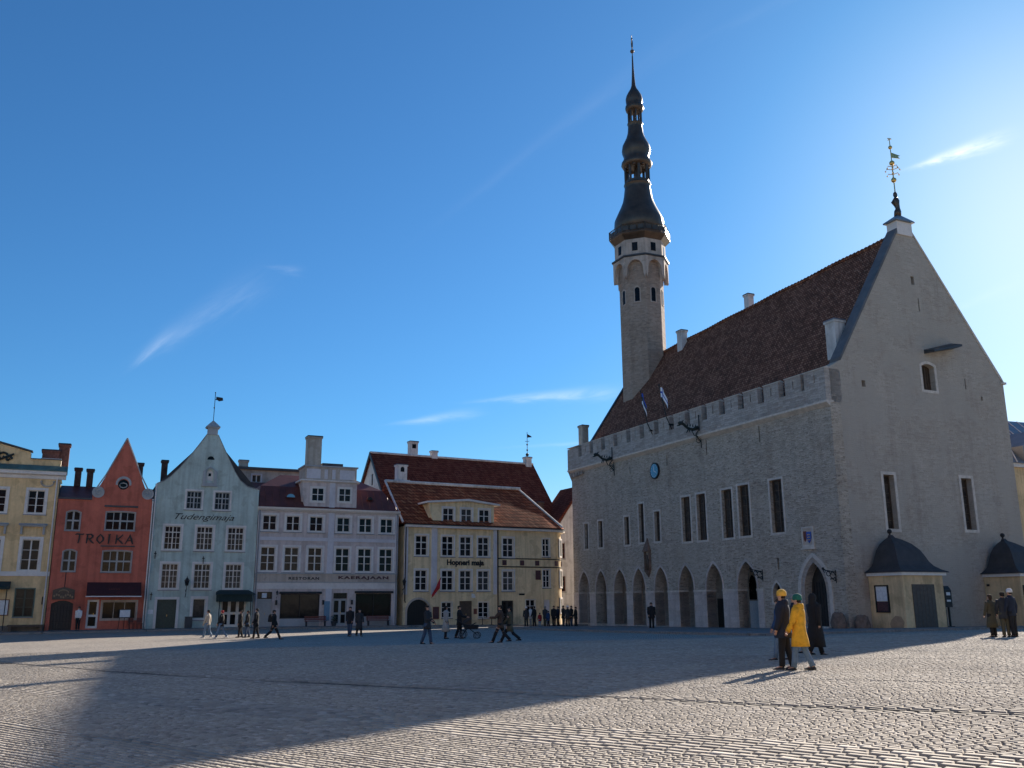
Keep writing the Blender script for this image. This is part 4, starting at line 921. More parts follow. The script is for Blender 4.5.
# ------------------------------------------------------------------ houses helpers
def shell(parent, L, D, z1, mat, holes, z0=-1.2, th=0.3, plinth=None, back=True):
    MB().prism(rect(0, L, z0, z1), 0, th, holes).build('front_wall', mat, parent)
    MB().box(0, L, th, D, z0, z1-0.004).build('wall', mat, parent)
def pipe(parent, x, z0, z1, y=-0.12, mat='sheet_grey'):
    MB().tube([(x, y+0.1, z1+0.25), (x, y, z1), (x, y, z0+0.15), (x, y-0.15, z0)], 0.055, 8).build('downpipe', mat, parent)
def door(parent, x0, x1, z0, z1, mat, y=0.15, leafs=2, glassed=False):
    mb = MB(); mb.prism(rect(x0, x1, z0, z1), y, y+0.08, [rect(x0+(x1-x0)*(i+0.18)/leafs, x0+(x1-x0)*(i+0.82)/leafs, z0+(z1-z0)*a, z0+(z1-z0)*b__) for i in range(leafs) for a, b__ in ((0.08, 0.4), (0.48, 0.93))])
    d_ = mb.build('door', mat, parent)
    MB().box(x0+0.02, x1-0.02, y+0.05, y+0.1, z0+0.02, z1-0.02).build('door_glass' if glassed else 'door_panel', 'glass_dark' if glassed else mat, d_)
    MB().box((x0+x1)/2+0.06, (x0+x1)/2+0.09, y-0.05, y, z0+1.0, z0+1.15).build('handle', 'gold', d_)
    return d_
def lantern(parent, x, z, s=1.0):
    mb = MB(); mb.tube([(x, 0, z), (x, -0.45*s, z+0.15*s), (x, -0.5*s, z+0.4*s)], 0.03*s, 6); mb.tube([(x, 0, z-0.4*s), (x, -0.3*s, z-0.2*s), (x, -0.4*s, z+0.1*s)], 0.025*s, 6)
    cy = -0.5*s; z_ = z+0.4*s
    o = mb.build('wall_lamp', 'iron', parent)
    MB().rings([[(x+r*math.cos(PI/3*i), cy+r*math.sin(PI/3*i), zz) for i in range(6)] for r, zz in ((0.10*s, z_), (0.17*s, z_+0.35*s))]).build('lamp_glass', 'glass_curtain', o)
    MB().rings([[(x+r*math.cos(PI/3*i), cy+r*math.sin(PI/3*i), zz) for i in range(6)] for r, zz in ((0.21*s, z_+0.352*s), (0.12*s, z_+0.48*s), (0.03*s, z_+0.6*s), (0.02*s, z_+0.7*s))]).build('lamp_cap', 'iron', o)
    return o
def bench(fr, x, y, w_, label, grp=None, mat='wood_red'):
    p = fr.w(x, y); B = thing('bench', label, 'bench', (p.x, p.y, G(p.x, p.y)+0.1), fr.rz, grp)
    mb = MB(); [mb.box(0, w_, 0.02+0.11*k, 0.11+0.11*k, 0.42, 0.46) for k in range(4)]; mb.build('seat', mat, B)
    mb = MB(); [mb.box(0, w_, 0.46, 0.49, 0.52+0.12*k, 0.61+0.12*k) for k in range(3)]; mb.build('backrest', mat, B)
    for xx in (0.12, w_-0.18): MB().box(xx, xx+0.06, 0.02, 0.46, 0, 0.42).box(xx, xx+0.06, 0.47, 0.51, 0.3, 0.9).build('leg', 'iron', B)
    return B

# ------------------------------------------------------------------ YELLOW HOUSE (left edge)
Y_ = thing('yellow_house', 'yellow classical house with green tin eaves, cut by the left edge', 'house', YL.O, YL.rz); L = YL.L
XA = [11.85, 9.15, 6.45, 3.75, 1.05]
hol = []
for x in XA: hol += [rect(x, x+1.17, 9.02, 10.8), rect(x-0.03, x+1.2, 4.6, 6.95)]
hol += [rect(11.75, 13.05, 1.1, 3.2), rect(7.6, 9.4, 0.0, 3.1), rect(3.4, 4.8, 1.1, 3.2)]
shell(Y_, L, 9, 11.85, 'yellow_plaster', hol)
for x in XA:
    window(Y_, x, x+1.17, 9.02, 10.8, 2, 3, tr='pale_trim', trim=0.2); window(Y_, x-0.03, x+1.2, 4.6, 6.95, 2, 3, tr='pale_trim', trim=0.22, sill=False)
    hb = MB(); hb.box(x-0.35, x+1.5, -0.28, 0.0, 7.95, 8.05); hb.hull([(x-0.42, -0.34, 8.052), (x+1.57, -0.34, 8.052), (x-0.42, 0, 8.052), (x+1.57, 0, 8.052), (x-0.42, 0, 8.2), (x+1.57, 0, 8.2)])
    hb.box(x-0.28, x-0.13, -0.16, 0, 7.35, 7.948); hb.box(x+1.28, x+1.43, -0.16, 0, 7.35, 7.948); hb.build('window_hood', 'grey_trim', Y_)
    MB().prism(rect(x-0.02, x+1.18, 7.35, 7.85), -0.02, 0.0).build('frieze_panel', 'yellow_plaster', Y_)
window(Y_, 11.75, 13.05, 1.1, 3.2, 2, 3, tr='sheet_green', sash='door_green', trim=0.06, gl='glass_dark')
window(Y_, 3.4, 4.8, 1.1, 3.2, 2, 3, tr='sheet_green', sash='door_green', trim=0.06)
door(Y_, 7.6, 9.4, 0.0, 3.1, 'door_green')
MB().box(0, L, -0.09, 0.0, 4.15, 4.5).build('band', 'pale_trim', Y_)
MB().box(0, L, -0.06, 0.0, -1, 0.45).build('plinth', 'plinth_grey', Y_)
MB().prismx([(0.0, 11.7), (-0.1, 11.72), (-0.14, 11.95), (-0.42, 12.05), (-0.45, 12.3), (0.0, 12.3)], -0.3, L+0.45).build('cornice', 'pale_trim', Y_)
MB().prismx([(-0.5, 12.302), (0.2, 12.302), (0.2, 12.8), (0.05, 12.8), (-0.5, 12.38)], -0.3, L+0.5).build('eaves_roof', 'sheet_green', Y_)
MB().prism([(1.0, 12.6), (L-0.05, 12.6), (L-0.05, 13.3), (11.7, 13.3), (11.7, 13.75), (11.62, 13.85), (6.3, 15.2), (1.0, 13.85)], 0.2, 0.7).build('attic', 'yellow_plaster', Y_)
MB().prism([(11.8, 13.83), (11.8, 13.95), (6.3, 15.38), (0.8, 13.95), (0.8, 13.83), (6.3, 15.23)], 0.05, 0.8).build('pediment_coping', 'sheet_dark', Y_)
MB().box(11.7, L, 0.1, 0.75, 13.302, 13.36).build('coping', 'sheet_dark', Y_)
MB().hull([(0, 0.7, 12.4), (L, 0.7, 12.4), (0, 9, 12.4), (L, 9, 12.4), (1, 4.8, 13.6), (L-1, 4.8, 13.6)]).build('roof', 'sheet_green', Y_)
cr = MB(); 
for cx, cz, r in ((9.7, 13.35, 0.42), (10.15, 13.2, 0.25), (9.2, 13.6, 0.3)):
    cr.tube([(cx+r*math.cos(a)*(1-0.09*k), 0.14, cz+r*math.sin(a)*(1-0.09*k)) for k, a in enumerate(np.linspace(0, 2.2*PI, 11))], 0.10, 6)
cr.tube([(8.6, 0.14, 13.2), (9.3, 0.14, 13.0), (10.5, 0.14, 13.6)], 0.09, 6); cr.build('attic_ornament', 'dragon_green', Y_)
MB().tube([(10.4+0.35*math.cos(a)*k, -0.03, 11.0+0.3*math.sin(a)) for a, k in ((0, 1), (1, 1), (2, 1), (3, 1))], 0.04, 5) if False else None
sw = MB(); sw.tube([(13.1+0.45*math.cos(a), -0.05, 11.45+0.32*math.sin(a)) for a in np.linspace(PI, 2*PI, 10)], 0.07, 6); sw.ball((12.65, -0.06, 11.5), 0.1, 8, 5); sw.ball((13.55, -0.06, 11.5), 0.1, 8, 5)
sw.build('garland', 'beige_plaster', Y_)
chimney(Y_, 13.05, 2.0, 12.4, 14.35, 1.25, 0.9, 'brick_red', 'sheet_dark'); chimney(Y_, 14.05-0.05, 2.2, 12.4, 14.95, 0.8, 0.9, 'brick_red', 'sheet_dark')
MB().box(12.4, L-0.05, 0.72, 1.4, 12.8, 13.5).build('parapet_block', 'pale_trim', Y_)
pipe(Y_, L-0.18, 0.1, 11.7, mat='pale_trim')
nb = MB().prism(rect(10.65, 11.4, 1.2, 2.4), -0.08, 0.0, [rect(10.71, 11.34, 1.26, 2.34)]).build('notice_case', 'wood_red', Y_); MB().box(10.71, 11.34, -0.03, -0.004, 1.26, 2.34).build('poster', 'paper', nb)
aw = MB().hull([(9.9, 0, 3.75), (11.35, 0, 3.75), (9.9, -1.2, 3.35), (11.35, -1.2, 3.35), (9.9, -1.2, 3.15), (11.35, -1.2, 3.15), (9.9, 0, 3.15), (11.35, 0, 3.15)]).build('awning', 'canvas_green', Y_)
MB().tube([(11.2, -1.1, 0.1), (11.2, -1.1, 3.2)], 0.04, 6).build('awning_post', 'iron', Y_)
MB().box(13.6, 13.68, -0.05, 0, 2.0, 2.6).build('wall_anchor', 'iron', Y_)
p = YL.w(11.45, -0.7); pb = MB().box(0, 2.5, 0, 0.55, 0.35, 0.5).box(0.1, 0.3, 0.05, 0.5, 0, 0.35).box(2.2, 2.4, 0.05, 0.5, 0, 0.35).build('step_bench', 'door_brown'); pb.location = (p.x, p.y, G(p.x, p.y)+0.1); pb.rotation_euler = (0, 0, YL.rz)
tag(pb, 'low dark wooden bench under the shop window of the yellow house', 'bench')

# ------------------------------------------------------------------ RED HOUSE
RH = thing('red_house', 'narrow brick red house with pointed gable, scrolls and black restaurant lettering', 'house', RD.O, RD.rz); L = RD.L
U = [(0.71, 1.72, 7.75, 9.3, 2, 2), (3.6, 5.78, 7.85, 9.33, 4, 2), (0.75, 1.70, 4.55, 6.22, 2, 2), (3.62, 5.78, 4.52, 6.2, 4, 2)]
gab = [(2.45, 10.3), (6.95, 10.3), (6.85, 10.7), (6.35, 11.35), (5.9, 12.4), (4.72, 15.3), (4.6, 15.3), (3.4, 12.4), (2.95, 11.45), (2.45, 10.8)]
hol = [arc_rect(a, b_, c, d, 0.06 if nx > 2 else 0.15) for a, b_, c, d, nx, nz in U]+[arc_rect(0.28, 1.85, 0.0, 2.3, 0.25), rect(2.85, 3.7, 0.15, 2.35), rect(3.95, 6.45, 0.85, 2.2)]
shell(RH, L, 9, 10.3, 'red_plaster', hol)
MB().prism(gab, 0.0, 0.5, [[(4.68+0.42*math.cos(t), 11.55+0.42*math.sin(t)) for t in np.linspace(0, 2*PI, 21)[:-1]]]).build('gable', 'red_plaster', RH)
for (a, b_, c, d, nx, nz), sh_ in zip(U, hol):
    window(RH, a, b_, c, d, nx, nz, tr='grey_trim', sash='window_grey', trim=0.06, shape=sh_, bw=0.045, thick_z=1)
ro = MB().prism([(4.68+0.42*math.cos(t), 11.55+0.42*math.sin(t)) for t in np.linspace(0, 2*PI, 21)[:-1]], 0.2, 0.25).build('round_window', 'glass_dark', RH)
MB().prism([(4.68+0.6*math.cos(t), 11.62+0.6*math.sin(t)) for t in np.linspace(-0.2, PI+0.2, 15)]+[(4.68+0.44*math.cos(t), 11.58+0.44*math.sin(t)) for t in np.linspace(PI+0.2, -0.2, 15)], -0.06, 0.0).build('surround', 'grey_trim', ro)
MB().tube([(4.68+0.3*math.cos(t), 0.15, 11.5+0.2*math.sin(t)) for t in np.linspace(0, 2*PI, 9)], 0.05, 5).build('muntin', 'window_grey', ro)
for cx, s_ in ((2.85, 1), (6.6, -1)):
    v = MB(); v.prism([(cx+0.46*math.cos(t), 10.85+0.46*math.sin(t)) for t in np.linspace(0, 2*PI, 21)[:-1]], -0.08, 0.4)
    v.tube([(cx+s_*(0.4-0.03*k)*math.cos(a), -0.10, 10.85+(0.4-0.03*k)*math.sin(a)) for k, a in enumerate(np.linspace(0, 3.6*PI, 14))], 0.045, 5); v.build('scroll', 'grey_trim', RH)
cpm = MB()
pts = [(2.75, 11.3), (3.3, 12.3), (4.66, 15.42), (5.98, 12.35), (6.55, 11.3)]
for a, b_ in zip(pts[:-1], pts[1:]): cpm.tube([(a[0], -0.02, a[1]), (b_[0], -0.02, b_[1])], 0.055, 5); 
cpm.build('gable_coping', 'grey_trim', RH)
MB().hull([(0, 0.1, 10.3), (L, 0.1, 10.3), (0, 9, 10.3), (L, 9, 10.3), (0, 3.0, 11.6), (L, 3.0, 11.6), (0, 6, 11.6), (L, 6, 11.6)]).build('roof', 'sheet_brown_red', RH)
MB().hull([(2.7, 0.5, 10.5), (6.7, 0.5, 10.5), (2.7, 7, 10.5), (6.7, 7, 10.5), (4.66, 0.5, 15.2), (4.66, 7, 15.2)]).build('gable_roof', 'sheet_dark', RH)
MB().box(-0.05, 2.45, -0.12, 0.02, 10.2, 10.34).box(6.95, L, -0.12, 0.02, 10.2, 10.34).build('gutter', 'sheet_dark', RH)
MB().box(3.4, 5.95, -0.12, 0, 9.68, 9.82).build('ledge', 'sheet_dark', RH); MB().box(3.4, 5.95, -0.10, 0, 6.5, 6.6).build('ledge', 'sheet_dark', RH)
chimney(RH, 1.2, 3.2, 10.8, 13.15, 0.5, 0.55, 'soot_brick', 'sheet_dark'); chimney(RH, 2.12, 3.2, 10.8, 13.1, 0.5, 0.55, 'soot_brick', 'sheet_dark'); chimney(RH, 5.95, 3.0, 10.8, 13.8, 0.5, 0.7, 'soot_brick', 'sheet_dark')
MB().box(-0.0+0.01, L-0.01, -0.05, 0, -1, 0.35).build('plinth', 'plinth_grey', RH) if False else None
gd = MB().prism(arc_rect(0.28, 1.85, 0.0, 2.3, 0.25), 0.15, 0.22).build('door', 'door_dark', RH)
g2 = MB()
for k in range(1, 7): g2.tube([(0.28+k*0.224, 0.12, 0.1), (0.28+k*0.224, 0.12, 2.1)], 0.022, 5)
for zz in (0.7, 1.5): g2.box(0.3, 1.83, 0.10, 0.13, zz, zz+0.04)
g2.build('grille', 'iron', gd)
sg = MB().prism([(0.3, 2.38), (1.87, 2.38), (1.87, 3.1), (1.5, 3.22), (1.08, 3.34), (0.66, 3.22), (0.3, 3.1)], -0.12, 0.0).build('sign_board', 'door_brown', RH)
orn = MB()
for k in range(9): orn.ball((0.45+k*0.16, -0.13, 2.65+0.1*math.sin(k*1.3)), (0.07, 0.04, 0.09), 6, 4)
orn.tube([(1.08+0.35*math.cos(t), -0.14, 2.9+0.2*math.sin(t)) for t in np.linspace(0, PI, 8)], 0.05, 5); orn.build('sign_carving', 'cloth_tan', sg)
MB().tube([(1.1, -0.02, 4.5), (1.1, -0.02, 3.3)], 0.03, 5).build('cable', 'iron', RH)
door(RH, 2.85, 3.7, 0.15, 2.35, 'white_paint', leafs=1, glassed=True)
window(RH, 3.95, 6.45, 0.85, 2.2, 3, 1, tr='tan_plaster', sash='tan_plaster', trim=0.12, sill=False, gl='glass_dark')
aw = MB(); aw.prismx([(0.0, 3.65), (-0.03, 3.7), (-1.3, 2.8), (-1.3, 2.62), (-1.27, 2.62), (-1.25, 2.78), (0.0, 3.6)], 2.7, 6.68); awo = aw.build('awning', 'canvas_maroon', RH)
MB().box(2.66, 6.72, -1.36, -1.31, 2.56, 2.63).build('awning_rail', 'white_paint', awo)
em = MB(); 
for k in range(-3, 4): em.prism([(4.7+0.12*k-0.03, 3.12), (4.7+0.12*k+0.03, 3.12), (4.7+0.12*k+0.05, 3.3-0.02*abs(k))], -0.92, -0.90)
em.build('awning_emblem', 'wood_red', awo)
BRUSH = {'T': [[(0.0, 0.92, .10), (0.12, 1.0, .16), (0.9, 0.96, .14), (1.0, 1.06, .08)], [(0.5, 0.95, .2), (0.46, 0.4, .16), (0.38, 0.0, .13)]],
 'R': [[(0.2, 1.0, .13), (0.16, 0.5, .2), (0.12, 0.0, .13)], [(0.0, 0.98, .1), (0.6, 1.0, .15), (0.85, 0.78, .2), (0.6, 0.52, .14), (0.2, 0.5, .1)], [(0.4, 0.5, .13), (0.7, 0.2, .2), (1.0, 0.0, .1)]],
 'O': [[(0.5, 1.02, .1), (0.12, 0.62, .17), (0.1, 0.38, .17), (0.5, 0.0, .1)], [(0.5, 0.0, .1), (0.88, 0.38, .2), (0.88, 0.62, .2), (0.5, 1.02, .1)]],
 'I': [[(0.3, 1.02, .1), (0.5, 0.9, .2), (0.46, 0.4, .17), (0.38, 0.0, .12)], [(0.2, 1.0, .08), (0.8, 1.04, .1)]],
 'K': [[(0.2, 1.02, .12), (0.18, 0.5, .2), (0.12, 0.0, .13)], [(0.95, 1.03, .1), (0.65, 0.75, .16), (0.28, 0.5, .12)], [(0.3, 0.55, .12), (0.7, 0.25, .2), (1.0, 0.0, .1)]],
 'A': [[(0.6, 1.05, .1), (0.3, 0.5, .15), (0.0, 0.0, .1)], [(0.5, 1.02, .12), (0.75, 0.5, .22), (0.95, 0.0, .12)], [(0.2, 0.36, .1), (0.85, 0.38, .1)]]}
lw = 0.60
for ch, x0_ in zip('TROIKA', (1.5, 2.27, 3.02, 3.80, 4.42, 5.2)):
    mb = MB(); w_ = lw*(0.6 if ch == 'I' else 1.0)
    for stk in BRUSH[ch]:
        for (ax_, az_, aw_), (bx_, bz_, bw_) in zip(stk[:-1], stk[1:]):
            A_, B_2 = Vector((x0_+ax_*w_, 6.74+az_*0.72)), Vector((x0_+bx_*w_, 6.74+bz_*0.72)); d = (B_2-A_).normalized(); nn_ = Vector((-d.y, d.x)); e_ = 0.012
            mb.hull([(p_.x, y_, p_.y) for y_ in (-0.07, -0.04) for p_ in (A_+nn_*aw_*0.36-d*e_, A_-nn_*aw_*0.36-d*e_, B_2+nn_*bw_*0.36+d*e_, B_2-nn_*bw_*0.36+d*e_)])
    mb.build('letter', 'black_paint', RH)
pipe(RH, L-0.06, 0.1, 10.2, mat='pale_trim'); 
p = RD.w(5.25, -1.0); E_ = thing('menu_stand', 'black stand with white menu card before the red house shop window', 'menu stand', (p.x, p.y, G(p.x, p.y)+0.1), RD.rz)
MB().box(0, 0.75, 0, 0.03, 0.95, 1.5).build('card', 'paper', E_); MB().prism(rect(-0.05, 0.8, 0.9, 1.55), 0.031, 0.06).tube([(0.0, 0.04, 0.9), (-0.05, 0.05, 0)], 0.025, 5).tube([(0.75, 0.04, 0.9), (0.8, 0.05, 0)], 0.025, 5).tube([(0.37, 0.06, 1.4), (0.37, 0.5, 0)], 0.025, 5).build('frame', 'iron', E_)
for k in range(2):
    p = RD.w(6.0+0.62*k, -0.9); C_ = thing('wooden_chair', ['red wooden chair left of its twin outside the red house', 'red wooden chair nearest the pale blue house'][k], 'chair', (p.x, p.y, G(p.x, p.y)+0.1), RD.rz+0.2, 'red chairs outside the red house')
    MB().box(0, 0.4, 0, 0.4, 0.42, 0.46).build('seat', 'wood_red', C_); MB().box(0, 0.4, 0.37, 0.4, 0.5, 0.88).build('backrest', 'wood_red', C_)
    for a, b_ in ((0.02, 0.02), (0.35, 0.02), (0.02, 0.35), (0.35, 0.35)): MB().box(a, a+0.04, b_, b_+0.04, 0, 0.42).build('leg', 'wood_red', C_)

# ------------------------------------------------------------------ BLUE HOUSE
BH = thing('blue_house', 'pale blue gabled house with white window surrounds and flag vane on top', 'house', BL.O, BL.rz); L = BL.L
gp = [(0.12, 11.75), (0.6, 11.95), (1.1, 12.35), (1.75, 13.1), (2.5, 14.15), (3.25, 15.3), (3.78, 16.15), (4.72, 16.15), (5.2, 15.2), (5.75, 14.1), (6.3, 13.05), (6.8, 12.3), (7.45, 11.8), (8.3, 11.6)]
T_ = [(2.52, 3.72), (4.8, 6.02)]; M_ = [(1.0, 2.27), (3.53, 4.83), (6.05, 7.37)]
lun = [(4.25+0.3*math.cos(t), 14.0+0.32*math.sin(t)) for t in np.linspace(0, PI, 9)]
hol = [rect(a, b_, 9.78, 11.25) for a, b_ in T_]+[rect(a, b_, 6.38, 8.3) for a, b_ in M_]+[rect(a, b_, 3.22, 5.22) for a, b_ in M_]+[rect(0.85, 2.35, 0.0, 2.35), rect(3.62, 4.62, 0.8, 2.4), rect(5.9, 7.9, 0.1, 2.6), arch(3.98, 4.52, 12.2, 12.85), lun]
MB().prism([(0, -1.2), (L, -1.2), (L, 11.6)]+gp[::-1][1:]+[(0, 11.75)], 0, 0.4, hol).build('front_wall', 'blue_plaster', BH)
MB().box(0, L, 0.4, 9, -1.2, 11.4).build('wall', 'blue_plaster', BH)
MB().hull([(0.0, 0.4, 11.6), (L, 0.4, 11.5), (0.0, 9, 11.6), (L, 9, 11.5), (4.1, 0.4, 16.1), (4.4, 0.4, 16.1), (4.25, 9, 16.1)]).build('roof', 'slate', BH)
MB().hull([(-0.12, 0.1, 11.5), (0.8, 0.1, 12.15), (-0.12, 8, 11.5), (0.8, 8, 12.15), (-0.12, 0.1, 12.6), (-0.1, 8, 12.6), (0.5, 0.4, 12.9), (0.5, 8, 12.9)]).build('roof', 'slate', BH) if False else None
cpm = MB()
for a, b_ in zip(gp[:-1], gp[1:]):
    if a[0] == 3.78: continue
    cpm.hull([(a[0], -0.05, a[1]), (a[0], 0.5, a[1]), (b_[0], -0.05, b_[1]), (b_[0], 0.5, b_[1]), (a[0], -0.05, a[1]+0.09), (a[0], 0.5, a[1]+0.09), (b_[0], -0.05, b_[1]+0.09), (b_[0], 0.5, b_[1]+0.09)])
cpm.build('gable_coping', 'sheet_grey', BH)
MB().box(3.85, 4.65, -0.1, 0.6, 16.15, 16.75).box(3.7, 4.8, -0.2, 0.7, 16.752, 16.85).build('gable_cap', 'grey_trim', BH)
MB().hull([(3.65, -0.25, 16.852), (4.85, -0.25, 16.852), (3.65, 0.75, 16.852), (4.85, 0.75, 16.852), (4.25, 0.25, 17.5)]).build('gable_cap_roof', 'grey_trim', BH)
vn = MB().tube([(4.25, 0.25, 17.4), (4.27, 0.25, 20.0)], 0.03, 6).ball((4.25, 0.25, 18.6), 0.07, 8, 5).box(4.25, 4.95, 0.24, 0.26, 19.3, 19.36).prism([(4.35, 19.38), (4.6, 19.2), (4.95, 19.3), (4.9, 19.55), (4.35, 19.6)], 0.235, 0.265).ball((4.27, 0.25, 19.95), 0.06, 8, 5).build('weathervane', 'iron', BH)
for (a, b_) in T_: window(BH, a, b_, 9.78, 11.25, 4, 3, tr='pale_trim', sash='window_grey', trim=0.16, gl='glass_curtain', thick_z=2)
for k, (a, b_) in enumerate(M_):
    window(BH, a, b_, 6.38, 8.3, 4, 4, tr='pale_trim', trim=0.18, gl='glass_curtain', thick_z=3, bw=0.028); window(BH, a, b_, 3.22, 5.22, 4, 4, tr='pale_trim', trim=0.18, gl='glass_curtain', thick_z=3, bw=0.028)
nf = MB().prism([(3.68, 11.8), (4.82, 11.8), (4.82, 13.0), (4.25, 13.4), (3.68, 13.0)], -0.12, -0.002, [arch(3.9, 4.6, 12.0, 12.9)]).build('niche_surround', 'grey_trim', BH)
MB().box(3.6, 4.9, -0.18, 0, 11.7, 11.8).build('niche_sill', 'grey_trim', nf)
MB().prism(arch(3.98, 4.52, 12.2, 12.85), 0.15, 0.2).build('niche_shutter', 'pale_trim', nf); MB().box(4.15, 4.36, 0.12, 0.15, 12.6, 12.85).build('niche_window', 'glass_shop', nf)
MB().prism(lun, 0.15, 0.2).build('round_window', 'glass_dark', BH)
door(BH, 0.85, 2.35, 0.0, 2.35, 'door_green'); MB().prism(rect(0.65, 2.55, 0.0, 2.55), -0.04, 0.0, [rect(0.852, 2.348, -0.001, 2.348)]).build('door_surround', 'pale_trim', BH)
window(BH, 3.62, 4.62, 0.8, 2.4, 1, 1, tr='pale_trim', trim=0.2, gl='glass_curtain')
d_ = door(BH, 5.9, 7.9, 0.1, 2.6, 'window_white', leafs=3, glassed=True)
aw = MB(); aw.hull([(5.4, 0, 2.95), (8.2, 0, 2.95), (5.2, -1.6, 2.75), (8.4, -1.6, 2.75), (5.6, -0.3, 3.1), (8.0, -0.3, 3.1), (5.4, 0, 2.7), (8.2, 0, 2.7), (5.2, -1.6, 2.7), (8.4, -1.6, 2.7)]); aw.box(5.45, 8.15, -1.45, 0.0, 2.15, 2.699); awo = aw.build('porch_canopy', 'canvas_green', BH)
for x in (5.55, 8.05): MB().tube([(x, -1.4, -0.1), (x, -1.4, 2.2)], 0.04, 6).build('canopy_post', 'iron', awo)
for x, z in ((0.35, 2.6), (4.2, 5.55), (0.4, 5.9)): MB().box(x-0.03, x+0.03, -0.06, 0, z-0.3, z+0.3).box(x-0.1, x+0.1, -0.05, 0, z+0.1, z+0.16).build('wall_anchor', 'iron', BH)
lantern(BH, 2.98, 3.0, 1.1)
MB().box(0.2, 0.6, -0.03, 0, 1.2, 1.55).build('plaque', 'paper', BH)
text('Tudengimaja', BH, 1.7, 6.5, 8.72, 9.36, 'black_paint', shear=0.45, name='lettering', y=-0.02, slant=0.0)
MB().box(0, L, -0.05, 0.0, -1, 0.3).build('plinth', 'plinth_grey', BH) if False else None
chimney(BH, 0.9, 4.6, 12, 14.4, 0.5, 0.5, 'soot_brick', 'sheet_dark')
pipe(BH, 0.06, 0.1, 11.5, mat='pale_trim')
p = BL.w(3.05, -0.75); bn = MB().box(0, 0.55, 0, 0.45, 0.0, 0.85).box(-0.03, 0.58, -0.03, 0.48, 0.852, 0.92).build('litter_bin', 'sheet_dark', None, bevel=0.02); bn.location = (p.x, p.y, G(p.x, p.y)+0.1); bn.rotation_euler = (0, 0, BL.rz)
tag(bn, 'dark square litter bin right of the green door of the blue house', 'litter bin')

# ------------------------------------------------------------------ GREY (LILAC) HOUSE
GH = thing('lilac_grey_house', 'lilac grey three storey house with mansard dormer above two dark shopfronts', 'house', GR.O, GR.rz); L = GR.L
cx6 = [1.0, 3.02, 5.07, 7.52, 9.55, 11.53]
hol = [rect(c-0.58, c+0.58, 8.22, 9.5) for c in cx6]+[rect(c-0.61, c+0.61, 4.76, 6.78) for c in cx6]+[rect(0.3, 1.55, 0.1, 3.0), rect(2.25, 5.65, 0.75, 2.8), rect(6.85, 8.1, 0.15, 2.9), rect(8.85, 12.15, 0.85, 2.85)]
shell(GH, L, 9, 10.15, 'lilac_plaster', hol)
for c in cx6:
    window(GH, c-0.58, c+0.58, 8.22, 9.5, 2, 2, tr='pale_trim', trim=0.2); window(GH, c-0.61, c+0.61, 4.76, 6.78, 2, 3, tr='pale_trim', trim=0.2, thick_z=2)
MB().box(0, L, -0.07, 0.0, 7.35, 7.65).build('band', 'bluewhite_trim', GH)
MB().box(0, L, -0.05, 0.0, 3.85, 4.5).build('sign_band', 'tan_plaster', GH)
MB().box(-0.01, L+0.01, -0.14, 0.0, 4.502, 4.58).box(0, L, -0.12, 0, 3.77, 3.848).build('band_moulding', 'grey_trim', GH)
MB().box(0, L, -0.06, 0.0, 3.25, 3.768).build('band', 'pale_trim', GH)
for a, b_ in ((0.0, 0.22), (6.13, 6.66), (L-0.25, L)):
    MB().box(a, b_, -0.085, -0.0, 4.582, 7.348).box(a, b_, -0.085, 0, 7.652, 9.86).box(a, b_, -0.085, 0, -1, 3.248).build('pilaster', 'bluewhite_trim', GH)
for a, b_ in ((0.0, 0.3), (1.55, 2.25), (5.65, 6.13), (6.66, 6.85), (8.1, 8.85), (12.15, L)):
    pass
MB().box(2.25, 5.65, -0.04, 0, -1, 0.73).box(8.85, 12.1, -0.04, 0, -1, 0.83).build('stall_riser', 'grey_trim', GH)
MB().prismx([(0.0, 9.86), (-0.1, 9.9), (-0.32, 10.05), (-0.38, 10.2), (0.0, 10.2)], -0.08, L+0.1).build('cornice', 'pale_trim', GH)
door(GH, 0.3, 1.55, 0.1, 2.4, 'window_grey', glassed=False, leafs=2); MB().box(0.3, 1.55, 0.2, 0.24, 2.42, 3.0).build('fanlight', 'glass_dark', GH); MB().prism(rect(0.7, 1.1, 2.5, 2.9), 0.1, 0.2).build('house_plate', 'paper', GH)
door(GH, 6.85, 8.1, 0.15, 2.4, 'window_grey', glassed=True); MB().box(6.85, 8.1, 0.2, 0.24, 2.42, 2.9).build('fanlight', 'glass_dark', GH)
for a, b_, c, d in ((2.25, 5.65, 0.75, 2.8), (8.85, 12.15, 0.85, 2.85)):
    wo = MB().prism(rect(a, b_, c, d), 0.1, 0.18, [rect(a+0.07, (a+b_)/2-0.03, c+0.07, d-0.07), rect((a+b_)/2+0.03, b_-0.07, c+0.07, d-0.07)]).build('shop_window', 'door_dark', GH)
    MB().box(a, b_, 0.185, 0.2, c, d).build('pane', 'glass_shop', wo)
    MB().tube([(a-0.12, -0.12, d+0.12), (b_+0.12, -0.12, d+0.12)], 0.10, 8).build('rolled_awning', 'cloth_charcoal', wo)
text('RESTORAN', GH, 2.85, 5.5, 4.02, 4.26, 'black_paint', bold=0.03, y=-0.065, space=1.25); text('KAERAJAAN', GH, 7.2, 11.8, 4.02, 4.36, 'poster_dark', bold=0.05, y=-0.065, space=1.2)
